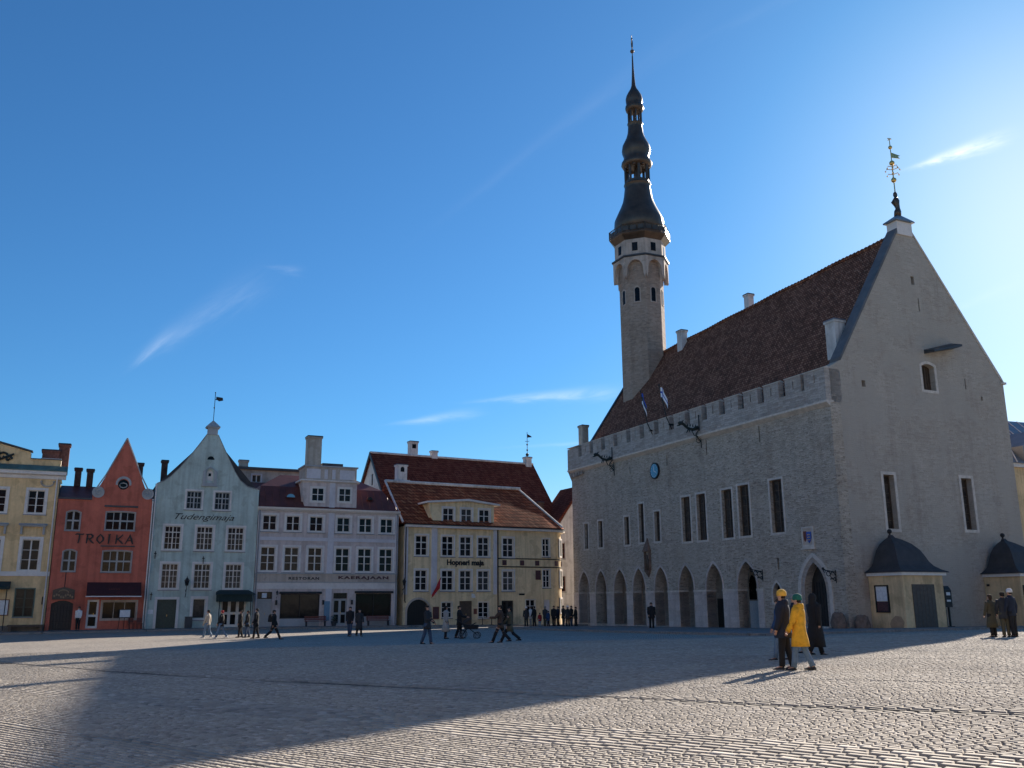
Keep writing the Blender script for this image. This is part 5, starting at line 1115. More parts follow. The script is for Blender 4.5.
# mansard
MB().hull([(-0.05, -0.2, 10.202), (L+0.05, -0.2, 10.202), (-0.05, 9, 10.202), (L+0.05, 9, 10.202), (0.25, 1.3, 12.2), (L-1.2, 1.3, 12.2), (0.25, 8, 12.2), (L-1.2, 8, 12.2), (2.3, 3.4, 13.5), (9.0, 3.4, 13.5), (2.3, 6, 13.5), (9.0, 6, 13.5)]).build('roof', 'sheet_brown_red', GH)
sm = MB()
for x in np.arange(0.6, L, 0.62):
    if 3.4 < x < 8.8: continue
    zt = min(12.2, 10.2+2.0*min(1, (L+0.05-x)/1.25)); t = (zt-10.2)/2
    sm.tube([(x, -0.17, 10.25), (x, -0.2+1.5*t*0.9, 10.22+2.0*t*0.9)], 0.025, 4)
sm.build('roof_seam', 'sheet_brown_red', GH)
ew = MB().hull([(2.35+0.42+0.45*math.cos(t), 0.35, 11.15+0.36*math.sin(t)) for t in np.linspace(0, PI, 9)]+[(2.77+0.45*math.cos(t), 1.6, 11.15+0.36*math.sin(t)) for t in np.linspace(0, PI, 9)]).build('roof_window', 'sheet_brown_red', GH)
MB().prism([(2.77+0.36*math.cos(t), 11.17+0.29*math.sin(t)) for t in np.linspace(0, PI, 11)], 0.31, 0.348).build('pane', 'clock_blue', ew)
ew = MB().hull([(10.0+0.3*math.cos(t), 0.35, 11.2+0.34*math.sin(t)) for t in np.linspace(0, PI, 9)]+[(10.0+0.3*math.cos(t), 1.6, 11.2+0.34*math.sin(t)) for t in np.linspace(0, PI, 9)]).build('roof_window', 'sheet_brown_red', GH)
MB().prism([(10.0+0.22*math.cos(t), 11.22+0.26*math.sin(t)) for t in np.linspace(0, PI, 11)], 0.31, 0.348).build('pane', 'glass_dark', ew)
dm = MB().prism([(3.95, 10.2), (8.62, 10.2), (8.62, 12.62), (3.62, 12.62), (3.72, 11.4)], -0.05, 0.25, [rect(4.52, 5.6, 10.88, 12.05), rect(6.97, 8.05, 10.92, 12.1)]); dm.box(3.7, 8.62, 0.25, 3.0, 10.3, 12.6); dmo = dm.build('dormer', 'lilac_plaster', GH)
for a, b_, c, d in ((4.52, 5.6, 10.88, 12.05), (6.97, 8.05, 10.92, 12.1)):
    wm = MB().prism(rect(a-0.15, b_+0.15, c-0.15, d+0.15), -0.09, -0.052, [rect(a+0.05, b_-0.05, c+0.05, d-0.05)]).box((a+b_)/2-0.04, (a+b_)/2+0.04, -0.07, -0.03, c, d).box(a, b_, -0.068, -0.035, (c+d)/2-0.03, (c+d)/2+0.03).build('dormer_window', 'window_white', dmo)
    wm.parent = GH; MB().box(a, b_, -0.03, -0.01+0.03, c, d).build('pane', 'glass_dark', wm)
MB().box(6.12, 6.62, -0.09, -0.052, 10.2, 12.6).build('dormer_pilaster', 'bluewhite_trim', GH)
MB().prismx([(-0.06, 12.55), (-0.3, 12.66), (-0.3, 12.76), (3.0, 12.76), (3.0, 12.62), (-0.0, 12.62)], 3.45, 8.8).build('dormer_cornice', 'pale_trim', GH)
MB().box(3.87, 8.56, -0.02, 2.6, 12.762, 13.95).build('attic', 'tan_plaster', GH)
for a, b_ in ((4.0, 5.25), (5.6, 5.9), (6.3, 6.6), (7.0, 8.4)): MB().box(a, b_, -0.05, -0.02, 12.9, 13.75).build('attic_panel', 'bluewhite_trim', GH)
MB().box(3.75, 8.68, -0.12, 2.7, 13.952, 14.08).build('attic_coping', 'grey_trim', GH)
chimney(GH, 4.72, 0.9, 14.0, 16.85, 1.25, 1.0, 'beige_plaster', 'sheet_dark'); MB().box(5.5, 7.4, 0.5, 1.8, 14.08, 14.4).build('roof_hatch', 'sheet_dark', GH)
pipe(GH, 0.1, 0.1, 9.9); pipe(GH, L-0.12, 0.1, 9.9)
lantern(GH, 1.9, 2.5, 0.6)
for x in (1.9, 5.95, 8.5): MB().box(x-0.08, x+0.08, -0.16, 0, 1.9, 2.3).build('wall_light', 'iron', GH)
sb = MB().box(6.02, 6.5, -0.2, -0.12, 0.55, 2.2).build('hanging_banner', 'cloth_cyan', GH)
bench(GR, 4.2, -1.2, 1.9, 'dark red bench left of the blue banner of the lilac house', 'dark red benches before the lilac house'); bench(GR, 9.7, -1.0, 2.1, 'dark red bench under the right shopfront of the lilac house', 'dark red benches before the lilac house')
p = GR.w(6.75, -0.9); B_ = thing('potted_shrub', 'dark potted shrub beside the door of the lilac house', 'potted plant', (p.x, p.y, G(p.x, p.y)+0.1))
MB().lathe([(0.18, 0), (0.26, 0.4), (0.28, 0.42), (0.24, 0.42)], n=12).build('pot', 'sheet_dark', B_)
lf = MB(); rn = random.Random(4)
for k in range(160):
    v = Vector((rn.gauss(0, 1), rn.gauss(0, 1), rn.gauss(0, 1))).normalized()*0.3*rn.random()**0.4; c_ = Vector((0, 0, 0.68))+v; a = Vector((rn.gauss(0, 1), rn.gauss(0, 1), rn.gauss(0, 1))).normalized()*0.06; b2 = a.cross(v.normalized()+Vector((0.1, 0, 0.1)))*0.7
    lf.add([c_-a, c_+b2, c_+a, c_-b2], [(0, 1, 2, 3)])
lf.build('foliage', 'door_green', B_)

# ------------------------------------------------------------------ CREAM HOUSE with rounded corner
CH = thing('cream_house', 'cream corner house with rounded end, orange pantile roof and wide dormer', 'house', HP.O, HP.rz); L = HP.L
cu_ = [1.73, 4.4, 6.27, 8.15, 10.83]
hol = [rect(c-0.58, c+0.58, 6.44, 8.26) for c in cu_]+[rect(c-0.58, c+0.58, 3.28, 5.1) for c in cu_]
hol += [rect(14.7, 15.48, 6.56, 8.3), rect(14.72, 15.48, 3.56, 5.28), arch(0.4, 2.64, -0.02, 1.34), rect(3.84, 4.88, 0.8, 2.2), rect(5.65, 6.99, 0.0, 2.3), rect(7.62, 8.7, 0.7, 2.2), rect(10.1, 11.4, 0.0, 2.32), rect(12.75, 13.8, 1.2, 2.4), rect(14.78, 15.48, 0.0, 2.4)]
XE = 15.55
MB().prism(rect(0, XE, -1.2, 9.1), 0, 0.3, hol).build('front_wall', 'cream_plaster', CH)
rc = 2.25; arcp = [(XE+rc*math.sin(t), rc-rc*math.cos(t)) for t in np.linspace(0, PI/2, 9)]
MB().prismz([(0, 0.3), (XE, 0.3)]+[(XE, 0.002)]+arcp[1:]+[(XE+rc, 9), (0, 9)], -1.2, 9.098).build('wall', 'cream_plaster', CH)
for k, c in enumerate(cu_):
    for (z0, z1) in ((6.44, 8.26), (3.28, 5.1)): window(CH, c-0.58, c+0.58, z0, z1, 2, 3, tr='pale_trim', trim=0.16, gl='glass_curtain' if k in (2, 3, 4) else 'glass_dark', thick_z=2)
window(CH, 14.7, 15.48, 6.56, 8.3, 2, 3, tr='pale_trim', trim=0.1, thick_z=2); window(CH, 14.72, 15.48, 3.56, 5.28, 2, 3, tr='pale_trim', trim=0.1, thick_z=2)
for z0, z1 in ((6.6, 8.3), (3.6, 5.25), (1.1, 2.5)):      # windows on the rounded corner
    t = PI/4; ox, oy = XE+rc*math.sin(t), rc-rc*math.cos(t); ca2, sa2 = math.cos(t), math.sin(t)
    def TR(mb): mb.v = [(ox+x*ca2-y*sa2, oy+x*sa2+y*ca2, z) for x, y, z in mb.v]; return mb
    wo = TR(MB().prism(rect(-0.42, 0.42, z0, z1), -0.06, 0.02, [rect(-0.36, -0.03, z0+0.06, z1-0.06), rect(0.03, 0.36, z0+0.06, z1-0.06)])).build('window', 'window_white', CH)
    TR(MB().box(-0.40, 0.40, -0.03, 0.03, z0+0.02, z1-0.02)).build('pane', 'glass_dark', wo)
    TR(MB().prism(rect(-0.52, 0.52, z0-0.1, z1+0.1), -0.07, 0.0, [rect(-0.422, 0.422, z0-0.002, z1+0.002)])).build('surround', 'pale_trim', wo)
wrapf = [(0.0, 0.0), (XE, 0.0)]+arcp[1:]+[(XE+rc, 6)]
def wrap(poly_pts, x_from, d, z0, z1, nm, mat, inner=0.0):
    pts = [(x_from, 0.0)]+[p_ for p_ in poly_pts if p_[0] > x_from]; outp = []
    for i, p_ in enumerate(pts):
        if i <= 1: nrm = Vector((0, -1))
        elif i == len(pts)-1: nrm = Vector((1, 0))
        else:
            a = Vector(pts[i])-Vector(pts[i-1]); b__ = Vector(pts[i+1])-Vector(pts[i]); t = (a.normalized()+b__.normalized()).normalized(); nrm = Vector((t.y, -t.x))
        outp.append((p_[0]+nrm.x*d, p_[1]+nrm.y*d))
    mb = MB(); n = len(pts); vs = []
    for p_, q in zip(pts, outp): vs += [(p_[0], p_[1]+0.0, z0), (q[0], q[1], z0), (q[0], q[1], z1), (p_[0], p_[1], z1)]
    fs = [(k*4+e, k*4+(e+1) % 4, (k+1)*4+(e+1) % 4, (k+1)*4+e) for k in range(n-1) for e in range(4)]+[(0, 3, 2, 1), ((n-1)*4, (n-1)*4+1, (n-1)*4+2, (n-1)*4+3)]
    mb.add(vs, fs); return mb.build(nm, mat, CH)
wrap(wrapf, 9.75, 0.05, 6.24, 6.34, 'band', 'iron'); wrap(wrapf, 9.75, 0.05, 5.46, 5.56, 'band', 'iron')
for x in (10.4, 12.35, 14.05): MB().box(x-0.22, x+0.22, -0.07, 0.0, 5.66, 6.14).build('band_plaque', 'poster_dark', CH)
for t in (0.35, 1.0): 
    ox, oy = XE+rc*math.sin(t), rc-rc*math.cos(t); mb = MB().box(-0.2, 0.2, -0.07, 0.02, 5.66, 6.14); mb.v = [(ox+x*math.cos(t)-y*math.sin(t), oy+x*math.sin(t)+y*math.cos(t), z) for x, y, z in mb.v]; mb.build('band_plaque', 'poster_dark', CH)
wrap(wrapf, 0.0, 0.42, 9.0, 9.2, 'cornice', 'pale_trim')
wrap(wrapf, 0.0, 0.5, 9.202, 9.28, 'gutter', 'sheet_dark')
for a, b_ in ((0.02, 0.36), (2.72, 3.28), (9.2, 9.55)): MB().box(a, b_, -0.09, 0, 2.9, 8.998).build('pilaster', 'bluewhite_trim', CH)
pass_ = MB().prism(arch(0.4, 2.64, -0.02, 1.34), 0.29, 0.295)
MB().prism(arch(0.22, 2.82, -0.5, 1.34), -0.05, 0.0, [arch(0.402, 2.638, -0.49, 1.34)]).build('gateway_surround', 'tan_plaster', CH)
MB().prism(arch(0.4, 2.64, -0.02, 1.34), 0.2, 0.28).build('gate', 'black_paint', CH)
gm_ = MB()
for k in range(1, 9): gm_.tube([(0.4+0.249*k, 0.16, 0), (0.4+0.249*k, 0.16, 2.1)], 0.02, 5)
gm_.build('gate_bars', 'iron', CH)
window(CH, 3.84, 4.88, 0.8, 2.2, 2, 3, tr='pale_trim', trim=0.05, gl='glass_dark'); window(CH, 7.62, 8.7, 0.7, 2.2, 2, 3, tr='pale_trim', trim=0.05, gl='glass_dark'); window(CH, 12.75, 13.8, 1.2, 2.4, 2, 2, tr='pale_trim', trim=0.05)
door(CH, 5.65, 6.99, 0, 2.3, 'door_brown'); door(CH, 10.1, 11.4, 0.0, 2.32, 'door_dark', glassed=True); door(CH, 14.78, 15.48, 0, 2.4, 'bluewhite_trim', leafs=1)
nb = MB().prism(rect(2.95, 3.55, 0.7, 1.8), -0.08, 0, [rect(3.01, 3.49, 0.76, 1.74)]).build('notice_case', 'wood_red', CH); MB().box(3.01, 3.49, -0.04, -0.003, 0.76, 1.74).build('poster', 'poster_dark', nb)
nb = MB().box(7.12, 7.45, -0.05, 0, 1.1, 1.6).build('plaque', 'wood_red', CH)
MB().prism([(6.9, 2.6), (7.3, 2.6), (7.2, 2.9), (6.9, 3.0)], -0.05, 0.0).build('plaque', 'paper', CH)
MB().box(13.86, 14.42, -0.08, 0, 4.3, 5.2).build('crest_plaque', 'poster_dark', CH); MB().box(12.0, 12.6, -0.05, 0, 2.82, 2.98).build('plaque', 'iron', CH)
text('Hopneri maja', CH, 4.3, 8.2, 5.42, 6.12, 'black_paint', bold=0.045, y=-0.03)
# roof: eaves follow the facade, hips at the rounded end
E0 = [(-0.3, -0.45), (XE, -0.45)]+[(XE+(rc+0.45)*math.sin(t), rc-(rc+0.45)*math.cos(t)) for t in np.linspace(0, PI/2, 7)][1:]+[(XE+rc+0.45, 9.4), (-0.3, 9.4)]
MB().hull([(a, b_, 9.282) for a, b_ in E0]+[(a, b_, 9.36) for a, b_ in E0]+[(-0.3, 4.6, 13.75), (14.6, 4.6, 13.6)]).build('roof', 'pantiles_orange', CH)
rdg = MB(); 
for k in range(44): x = -0.3+k*0.34; rdg.tube([(x, 4.6, 13.78), (x+0.36, 4.6, 13.76)], [0.15, 0.18], 6)
for (A, B) in (((14.6, 4.6, 13.65), (17.0, -0.05, 9.5)), ((14.6, 4.6, 13.65), (17.9, 5.0, 9.5)), ((-0.32, -0.4, 9.4), (-0.32, 4.6, 13.8))): rdg.tube([A, B], 0.11, 6)
rdg.build('ridge_tiles', 'white_plaster', CH)
dm = MB(); fr_p = [(2.95, 9.3), (9.25, 9.3), (9.25, 11.35), (6.4, 11.66), (2.35, 11.35), (2.5, 10.6), (2.75, 9.9)]
dm.prism(fr_p, -0.06, 0.25, [rect(c-0.56, c+0.56, 9.68, 10.9) for c in (4.4, 6.3, 8.2)]); dm.hull([(2.5, 0.25, 9.3), (9.25, 0.25, 9.3), (9.25, 0.25, 11.3), (2.5, 0.25, 11.3), (6.4, 0.25, 11.62), (9.25, 3.4, 11.3), (2.5, 3.4, 11.3), (6.4, 3.6, 11.62), (2.5, 1.0, 9.3), (9.25, 1.0, 9.3)])
dmo = dm.build('dormer', 'cream_plaster', CH)
for c in (4.4, 6.3, 8.2):
    wo = MB().prism(rect(c-0.56, c+0.56, 9.68, 10.9), 0.0, 0.08, [rect(c-0.5, c-0.04, 9.74, 10.84), rect(c+0.04, c+0.5, 9.74, 10.84)]).box(c-0.5, c+0.5, 0.015, 0.06, 10.25, 10.32).build('dormer_window', 'window_white', CH)
    MB().box(c-0.55, c+0.55, 0.085, 0.1, 9.69, 10.89).build('pane', 'glass_curtain', wo); MB().prism(rect(c-0.72, c+0.72, 9.52, 11.06), -0.09, -0.055, [rect(c-0.562, c+0.562, 9.678, 10.902)]).build('surround', 'pale_trim', wo)
MB().prism([(2.05, 11.3), (6.4, 11.64), (9.75, 11.3), (9.75, 11.46), (6.4, 11.84), (2.05, 11.46)], -0.4, 3.6).build('dormer_roof', 'pale_trim', CH)
c_ = chimney(CH, 1.55, 5.2, 13.0, 15.6, 1.0, 0.8, 'white_plaster', 'sheet_dark'); MB().box(0.75, 2.35, 4.7, 5.7, 13.3, 14.0).build('chimney_foot', 'white_plaster', c_)
MB().prism(arch(1.35, 1.75, 14.8, 15.1), 4.79, 4.798).build('chimney_shade_plate', 'glass_shop', c_)  # dark plate on the chimney face, coloured as the shade inside an opening
pipe(CH, 9.65, 0.1, 9.1, mat='iron'); pipe(CH, 0.12, 2.2, 9.0, mat='iron'); MB().tube([(XE+rc+0.1, rc+0.2, 9.2), (XE+rc+0.1, rc+0.2, 0.2)], 0.06, 8).build('downpipe', 'iron', CH)
lantern(CH, -0.1, 3.3, 1.0)
fp = MB().tube([(3.15, 0, 3.0), (3.35, -0.9, 4.4)], 0.03, 6).build('flagpole', 'iron', CH)
fm = MB(); n = 10
P_ = [[(3.33-0.105*i-0.015*j, -0.88+0.05*math.sin(i*0.9+j), 4.45-0.19*i-0.17*j*(1-i/13)) for j in range(7)] for i in range(9)]
for i in range(8):
    for j in range(6): q = [P_[i][j], P_[i+1][j], P_[i+1][j+1], P_[i][j+1]]; fm.add(q, [(0, 1, 2, 3)])
fm.build('flag', 'flag_red', fp)
# terrace tables
for k in range(3):
    p = HP.w(7.4+0.95*k, -1.3); T_b = thing('terrace_table', ['round pale terrace table beside the brown door', 'round pale terrace table in the middle of three', 'round pale terrace table nearest the downpipe'][k], 'table', (p.x, p.y, G(p.x, p.y)+0.1), 0, 'round pale tables before the cream house')
    MB().lathe([(0.36, 0.70), (0.37, 0.73), (0.36, 0.75)], n=16).build('tabletop', 'pale_trim', T_b); MB().lathe([(0.04, 0.03), (0.03, 0.7)], n=8).build('leg', 'iron', T_b); MB().lathe([(0.22, 0.0), (0.2, 0.03)], n=12).build('foot', 'iron', T_b)

# ------------------------------------------------------------------ buildings behind
BR = thing('gabled_hall', 'long building with big dark red roof and white left gable behind the cream house', 'building', HP.w(3.9, 15, 0), HP.rz)
gl_ = [(0, -1), (11, -1), (11, 12.6), (5.5, 18.9), (0, 12.6)]
MB().prismx(gl_, 0, 0.5, 0, [rect(5.0, 5.5, 15.3, 16.6)]).build('gable_wall', 'white_plaster', BR); MB().prismx(gl_, 20.6, 21.1).build('gable_wall', 'white_plaster', BR)
MB().box(0.5, 20.6, 0, 0.4, -1, 12.6).box(0.5, 20.6, 10.6, 11, -1, 12.6).build('wall', 'white_plaster', BR)
MB().box(0.1, 0.2, 5.0, 5.5, 15.3, 16.6).build('window', 'glass_dark', BR)
MB().prismx([(-0.5, 12.25), (-0.4, 12.05), (5.5, 18.75), (11.4, 12.05), (11.5, 12.25), (5.5, 19.15)], -0.25, 21.4).build('roof', 'tiles_brown_red', BR)
MB().tube([(-0.25, 5.5, 19.12), (21.4, 5.5, 19.12)], 0.16, 6).build('ridge_tiles', 'white_plaster', BR)
MB().prismx([(-0.5, 12.26), (-0.4, 12.0), (5.5, 18.7), (5.5, 19.2)], -0.35, -0.252).prismx([(11.5, 12.26), (5.5, 19.2), (5.5, 18.7), (11.4, 12.0)], -0.35, -0.252).build('verge_board', 'sheet_dark', BR)
chimney(BR, 5.2, 5.9, 18.5, 20.9, 1.0, 0.8, 'white_plaster', 'sheet_dark'); MB().box(4.95, 5.45, 5.49, 5.498, 20.0, 20.5).build('flue_shade_plate', 'glass_shop', BR); chimney(BR, 7.8, 5.6, 18.5, 19.9, 0.75, 0.6, 'white_plaster', 'sheet_grey')  # flue is a dark plate on the face, its inner shade put in by colour
cb_ = chimney(BR, 20.6, 5.5, 18.4, 20.0, 0.8, 0.8, 'white_plaster', 'sheet_grey')
vn = MB().tube([(20.6, 5.5, 20), (20.6, 5.5, 23.2)], 0.035, 6)
for zz, r in ((20.3, 0.22), (20.9, 0.12), (21.6, 0.12)): vn.ball((20.6, 5.5, zz), r, 8, 5)
vn.prism([(20.65, 22.5), (21.3, 22.6), (21.15, 22.75), (20.65, 22.95)], 5.49, 5.51).tube([(20.3, 5.5, 22.0), (20.9, 5.5, 22.05)], 0.03, 5).build('weathervane', 'iron', BR)
# white gabled house in the alley
AH = thing('alley_house', 'white gabled house with dark roof between the cream house and the town hall', 'house', HP.w(22.4, 11.4, -1.9), HP.rz-0.04)
MB().prism([(0, -1), (8, -1), (8, 11.3), (4.2, 17.2), (0, 11.0)], 0, 0.5, [rect(0.9, 1.8, 8.9, 10.6), rect(0.9, 1.8, 5.2, 6.9)]).build('gable_wall', 'white_plaster', AH)
MB().box(0, 8, 0.5, 5, -1, 11).build('wall', 'white_plaster', AH)
for z in (8.9, 5.2): window(AH, 0.9, 1.8, z, z+1.7, 2, 3, trim=0.08, sash='wood_red', gl='glass_dark', tr='white_plaster')
MB().prism([(-1.7, 9.6), (-1.6, 9.3), (4.2, 17.0), (8.4, 10.9), (8.5, 11.2), (4.2, 17.4)], -0.1, 5.2).build('roof', 'tiles_brown_red', AH)
chimney(AH, 0.2, 3.0, 10.5, 15.6, 0.7, 0.7, 'soot_brick', 'sheet_dark')
# beige block behind the blue and lilac houses
BB = thing('beige_block', 'beige flat roofed block showing above the blue and lilac houses', 'building', BL.w(7.6, 15, 0), BL.rz)
MB().prism(rect(0, 12, -1, 15.4), 0, 0.3, [rect(2.6, 3.5, 13.4, 14.9), rect(0.5, 1.4, 13.4, 14.9)]).box(0, 12, 0.3, 10, -1, 15.4).build('wall', 'beige_plaster', BB)
MB().box(-0.3, 12.3, -0.3, 10.3, 15.402, 15.65).build('roof', 'sheet_dark', BB); window(BB, 2.6, 3.5, 13.4, 14.9, 2, 2, trim=0.1, tr='bluewhite_trim', gl='glass_curtain'); window(BB, 0.5, 1.4, 13.4, 14.9, 2, 2, trim=0.1, tr='bluewhite_trim', gl='glass_curtain')
MB().box(0, 12, -0.08, 0, 12.5, 13.0).build('band', 'pale_trim', BB)
chimney(BB, 1.8, 1.0, 15.6, 16.5, 0.9, 0.5, 'beige_plaster', 'sheet_grey'); MB().tube([(1.2, -0.1, 12.5), (1.2, -0.1, 15.5)], 0.06, 6).build('downpipe', 'sheet_dark', BB)
LR = thing('low_red_roof', 'low building with rusty red tin roof between the blue and lilac houses', 'building', BL.w(7.6, 10.2, 0), BL.rz)
MB().box(0, 4.5, 0.2, 4.4, -1, 12.4).build('wall', 'beige_plaster', LR); MB().hull([(-0.3, -0.2, 12.402), (4.8, -0.2, 12.402), (-0.3, 4.6, 12.402), (4.8, 4.6, 12.402), (-0.3, 4.6, 14.0), (4.8, 4.6, 14.0), (-0.3, 3.8, 14.0), (4.8, 3.8, 14.0)]).build('roof', 'wood_red', LR)
# building right of the town hall
RB = thing('yellow_house_behind', 'yellow house with grey seamed roof behind the town hall at the right edge', 'house', TH.w(LT-2.0, 19.6, 0), TH.rz)
MB().box(-18, 0, 0, 16, -1, 11.9).build('wall', 'yellow_plaster', RB); MB().box(-18, 0.25, -0.25, 16, 11.902, 12.2).build('cornice', 'pale_trim', RB)
MB().hull([(-18, -0.4, 12.202), (0.4, -0.4, 12.202), (0.4, 16, 12.202), (-18, 16, 12.202), (-18, 4, 16.6), (-4, 4, 16.6), (-4, 16, 16.8), (-18, 16, 16.8)]).build('roof', 'sheet_grey', RB)
sm = MB()
for k in range(12): y = 0.2+k*1.3; sm.tube([(0.4, y, 12.25), (-4, max(y, 4.05), 16.65)], 0.05, 4)
sm.build('roof_seam', 'pale_trim', RB)
MB().hull([(0.3, 1.2, 12.3), (0.3, 4.2, 12.3), (0.3, 1.2, 13.6), (0.3, 4.2, 13.6), (0.3, 2.7, 14.9), (-3, 2.7, 14.9), (-3, 1.2, 13.6), (-3, 4.2, 13.6)]).build('dormer', 'sheet_grey', RB)
flush_text()

# sunlit houses round the rest of the square, behind the viewer
def far_house(A, B, h, col, label):
    fr = Fr(A, B, -0.6); T = thing('square_house', label, 'house', fr.O, fr.rz); L = fr.L; n = int(L/3.2); hol = []
    for k in range(n):
        for z in (1.2, 5.0, 8.6, 12.0): 
            if z+1.9 < h: hol.append(rect((k+0.5)*L/n-0.55, (k+0.5)*L/n+0.55, z, z+1.8))
    MB().prism(rect(0, L, -1, h), 0, 0.3, hol).box(0.01, L-0.01, 0.6, 9, -1, h-0.01).build('wall', col, T)
    wo = MB().box(0.1, L-0.1, 0.32, 0.4, 0.5, h-0.5); wo.build('window_glass', 'glass_dark', T)
    MB().hull([(-0.2, -0.4, h), (L+0.2, -0.4, h), (-0.2, 9.4, h), (L+0.2, 9.4, h), (-0.2, 4.5, h+4.5), (L+0.2, 4.5, h+4.5)]).build('roof', 'tiles_brown_red', T)
far_house((68, -24), (36, -27), 16.5, 'white_plaster', 'white house on the side of the square behind the viewer, far right')
far_house((35.8, -27), (12, -29), 15, 'yellow_plaster', 'yellow house on the side of the square behind the viewer')
far_house((11.8, -29), (-14, -29), 17.5, 'white_plaster', 'broad white house directly behind the viewer')
far_house((-14.2, -29), (-42, -24), 16, 'tan_plaster', 'tan house on the side of the square behind the viewer')
far_house((-45, -22), (-50, 8), 16, 'cream_plaster', 'cream house on the left side of the square outside the photo')
far_house((-50, 8.2), (-54, 38), 15, 'white_plaster', 'white house on the left side of the square outside the photo')

# ------------------------------------------------------------------ PEOPLE
SK = []
def skin_obj(verts, edges, radii, name, mat, parent, extra=None, sub=2, root=0):
    me = bpy.data.meshes.new(name); me.from_pydata([tuple(v) for v in verts], edges, []); o = bpy.data.objects.new(name, me); link(o)
    md = o.modifiers.new('s', 'SKIN'); md.use_smooth_shade = True
    for i, r in enumerate(radii):
        s_ = me.skin_vertices[0].data[i]; s_.radius = (r, r) if not isinstance(r, tuple) else r; s_.use_root = (i == root)
    m2 = o.modifiers.new('ss', 'SUBSURF'); m2.levels = sub; m2.render_levels = sub
    SK.append((o, name, mat, parent, extra))
def flush_skin():
    bpy.context.view_layer.update(); dg = bpy.context.evaluated_depsgraph_get()
    for (o, name, mat, parent, extra) in SK:
        me = bpy.data.meshes.new_from_object(o.evaluated_get(dg)); old = o.data; bpy.data.objects.remove(o); bpy.data.meshes.remove(old)
        if extra is not None and extra.v:
            bm = bmesh.new(); bm.from_mesh(me); vv = [bm.verts.new(v) for v in extra.v]
            for f in extra.f:
                try: bm.faces.new([vv[i] for i in f])
                except ValueError: pass
            bmesh.ops.recalc_face_normals(bm, faces=bm.faces); bm.to_mesh(me); bm.free()
        me.polygons.foreach_set('use_smooth', [True]*len(me.polygons)); me.materials.clear(); me.materials.append(MATS[mat]); me.name = name
        q = bpy.data.objects.new(name, me); link(q, parent)
    SK.clear()
def loft(spec, n=16, fold=0.0, k=5, ph=0.0):      # (cx, cy, z, rx, ry)
    rings_ = []
    for (cx, cy, z, rx, ry) in spec:
        rg = []
        for i in range(n):
            t = 2*PI*i/n; f = 1+fold*(math.sin(k*t+ph+z*3))*(max(0, 1.2-z) if fold else 0)
            rg.append((cx+rx*f*math.cos(t), cy+ry*f*math.sin(t), z))
        rings_.append(rg)
    return rings_
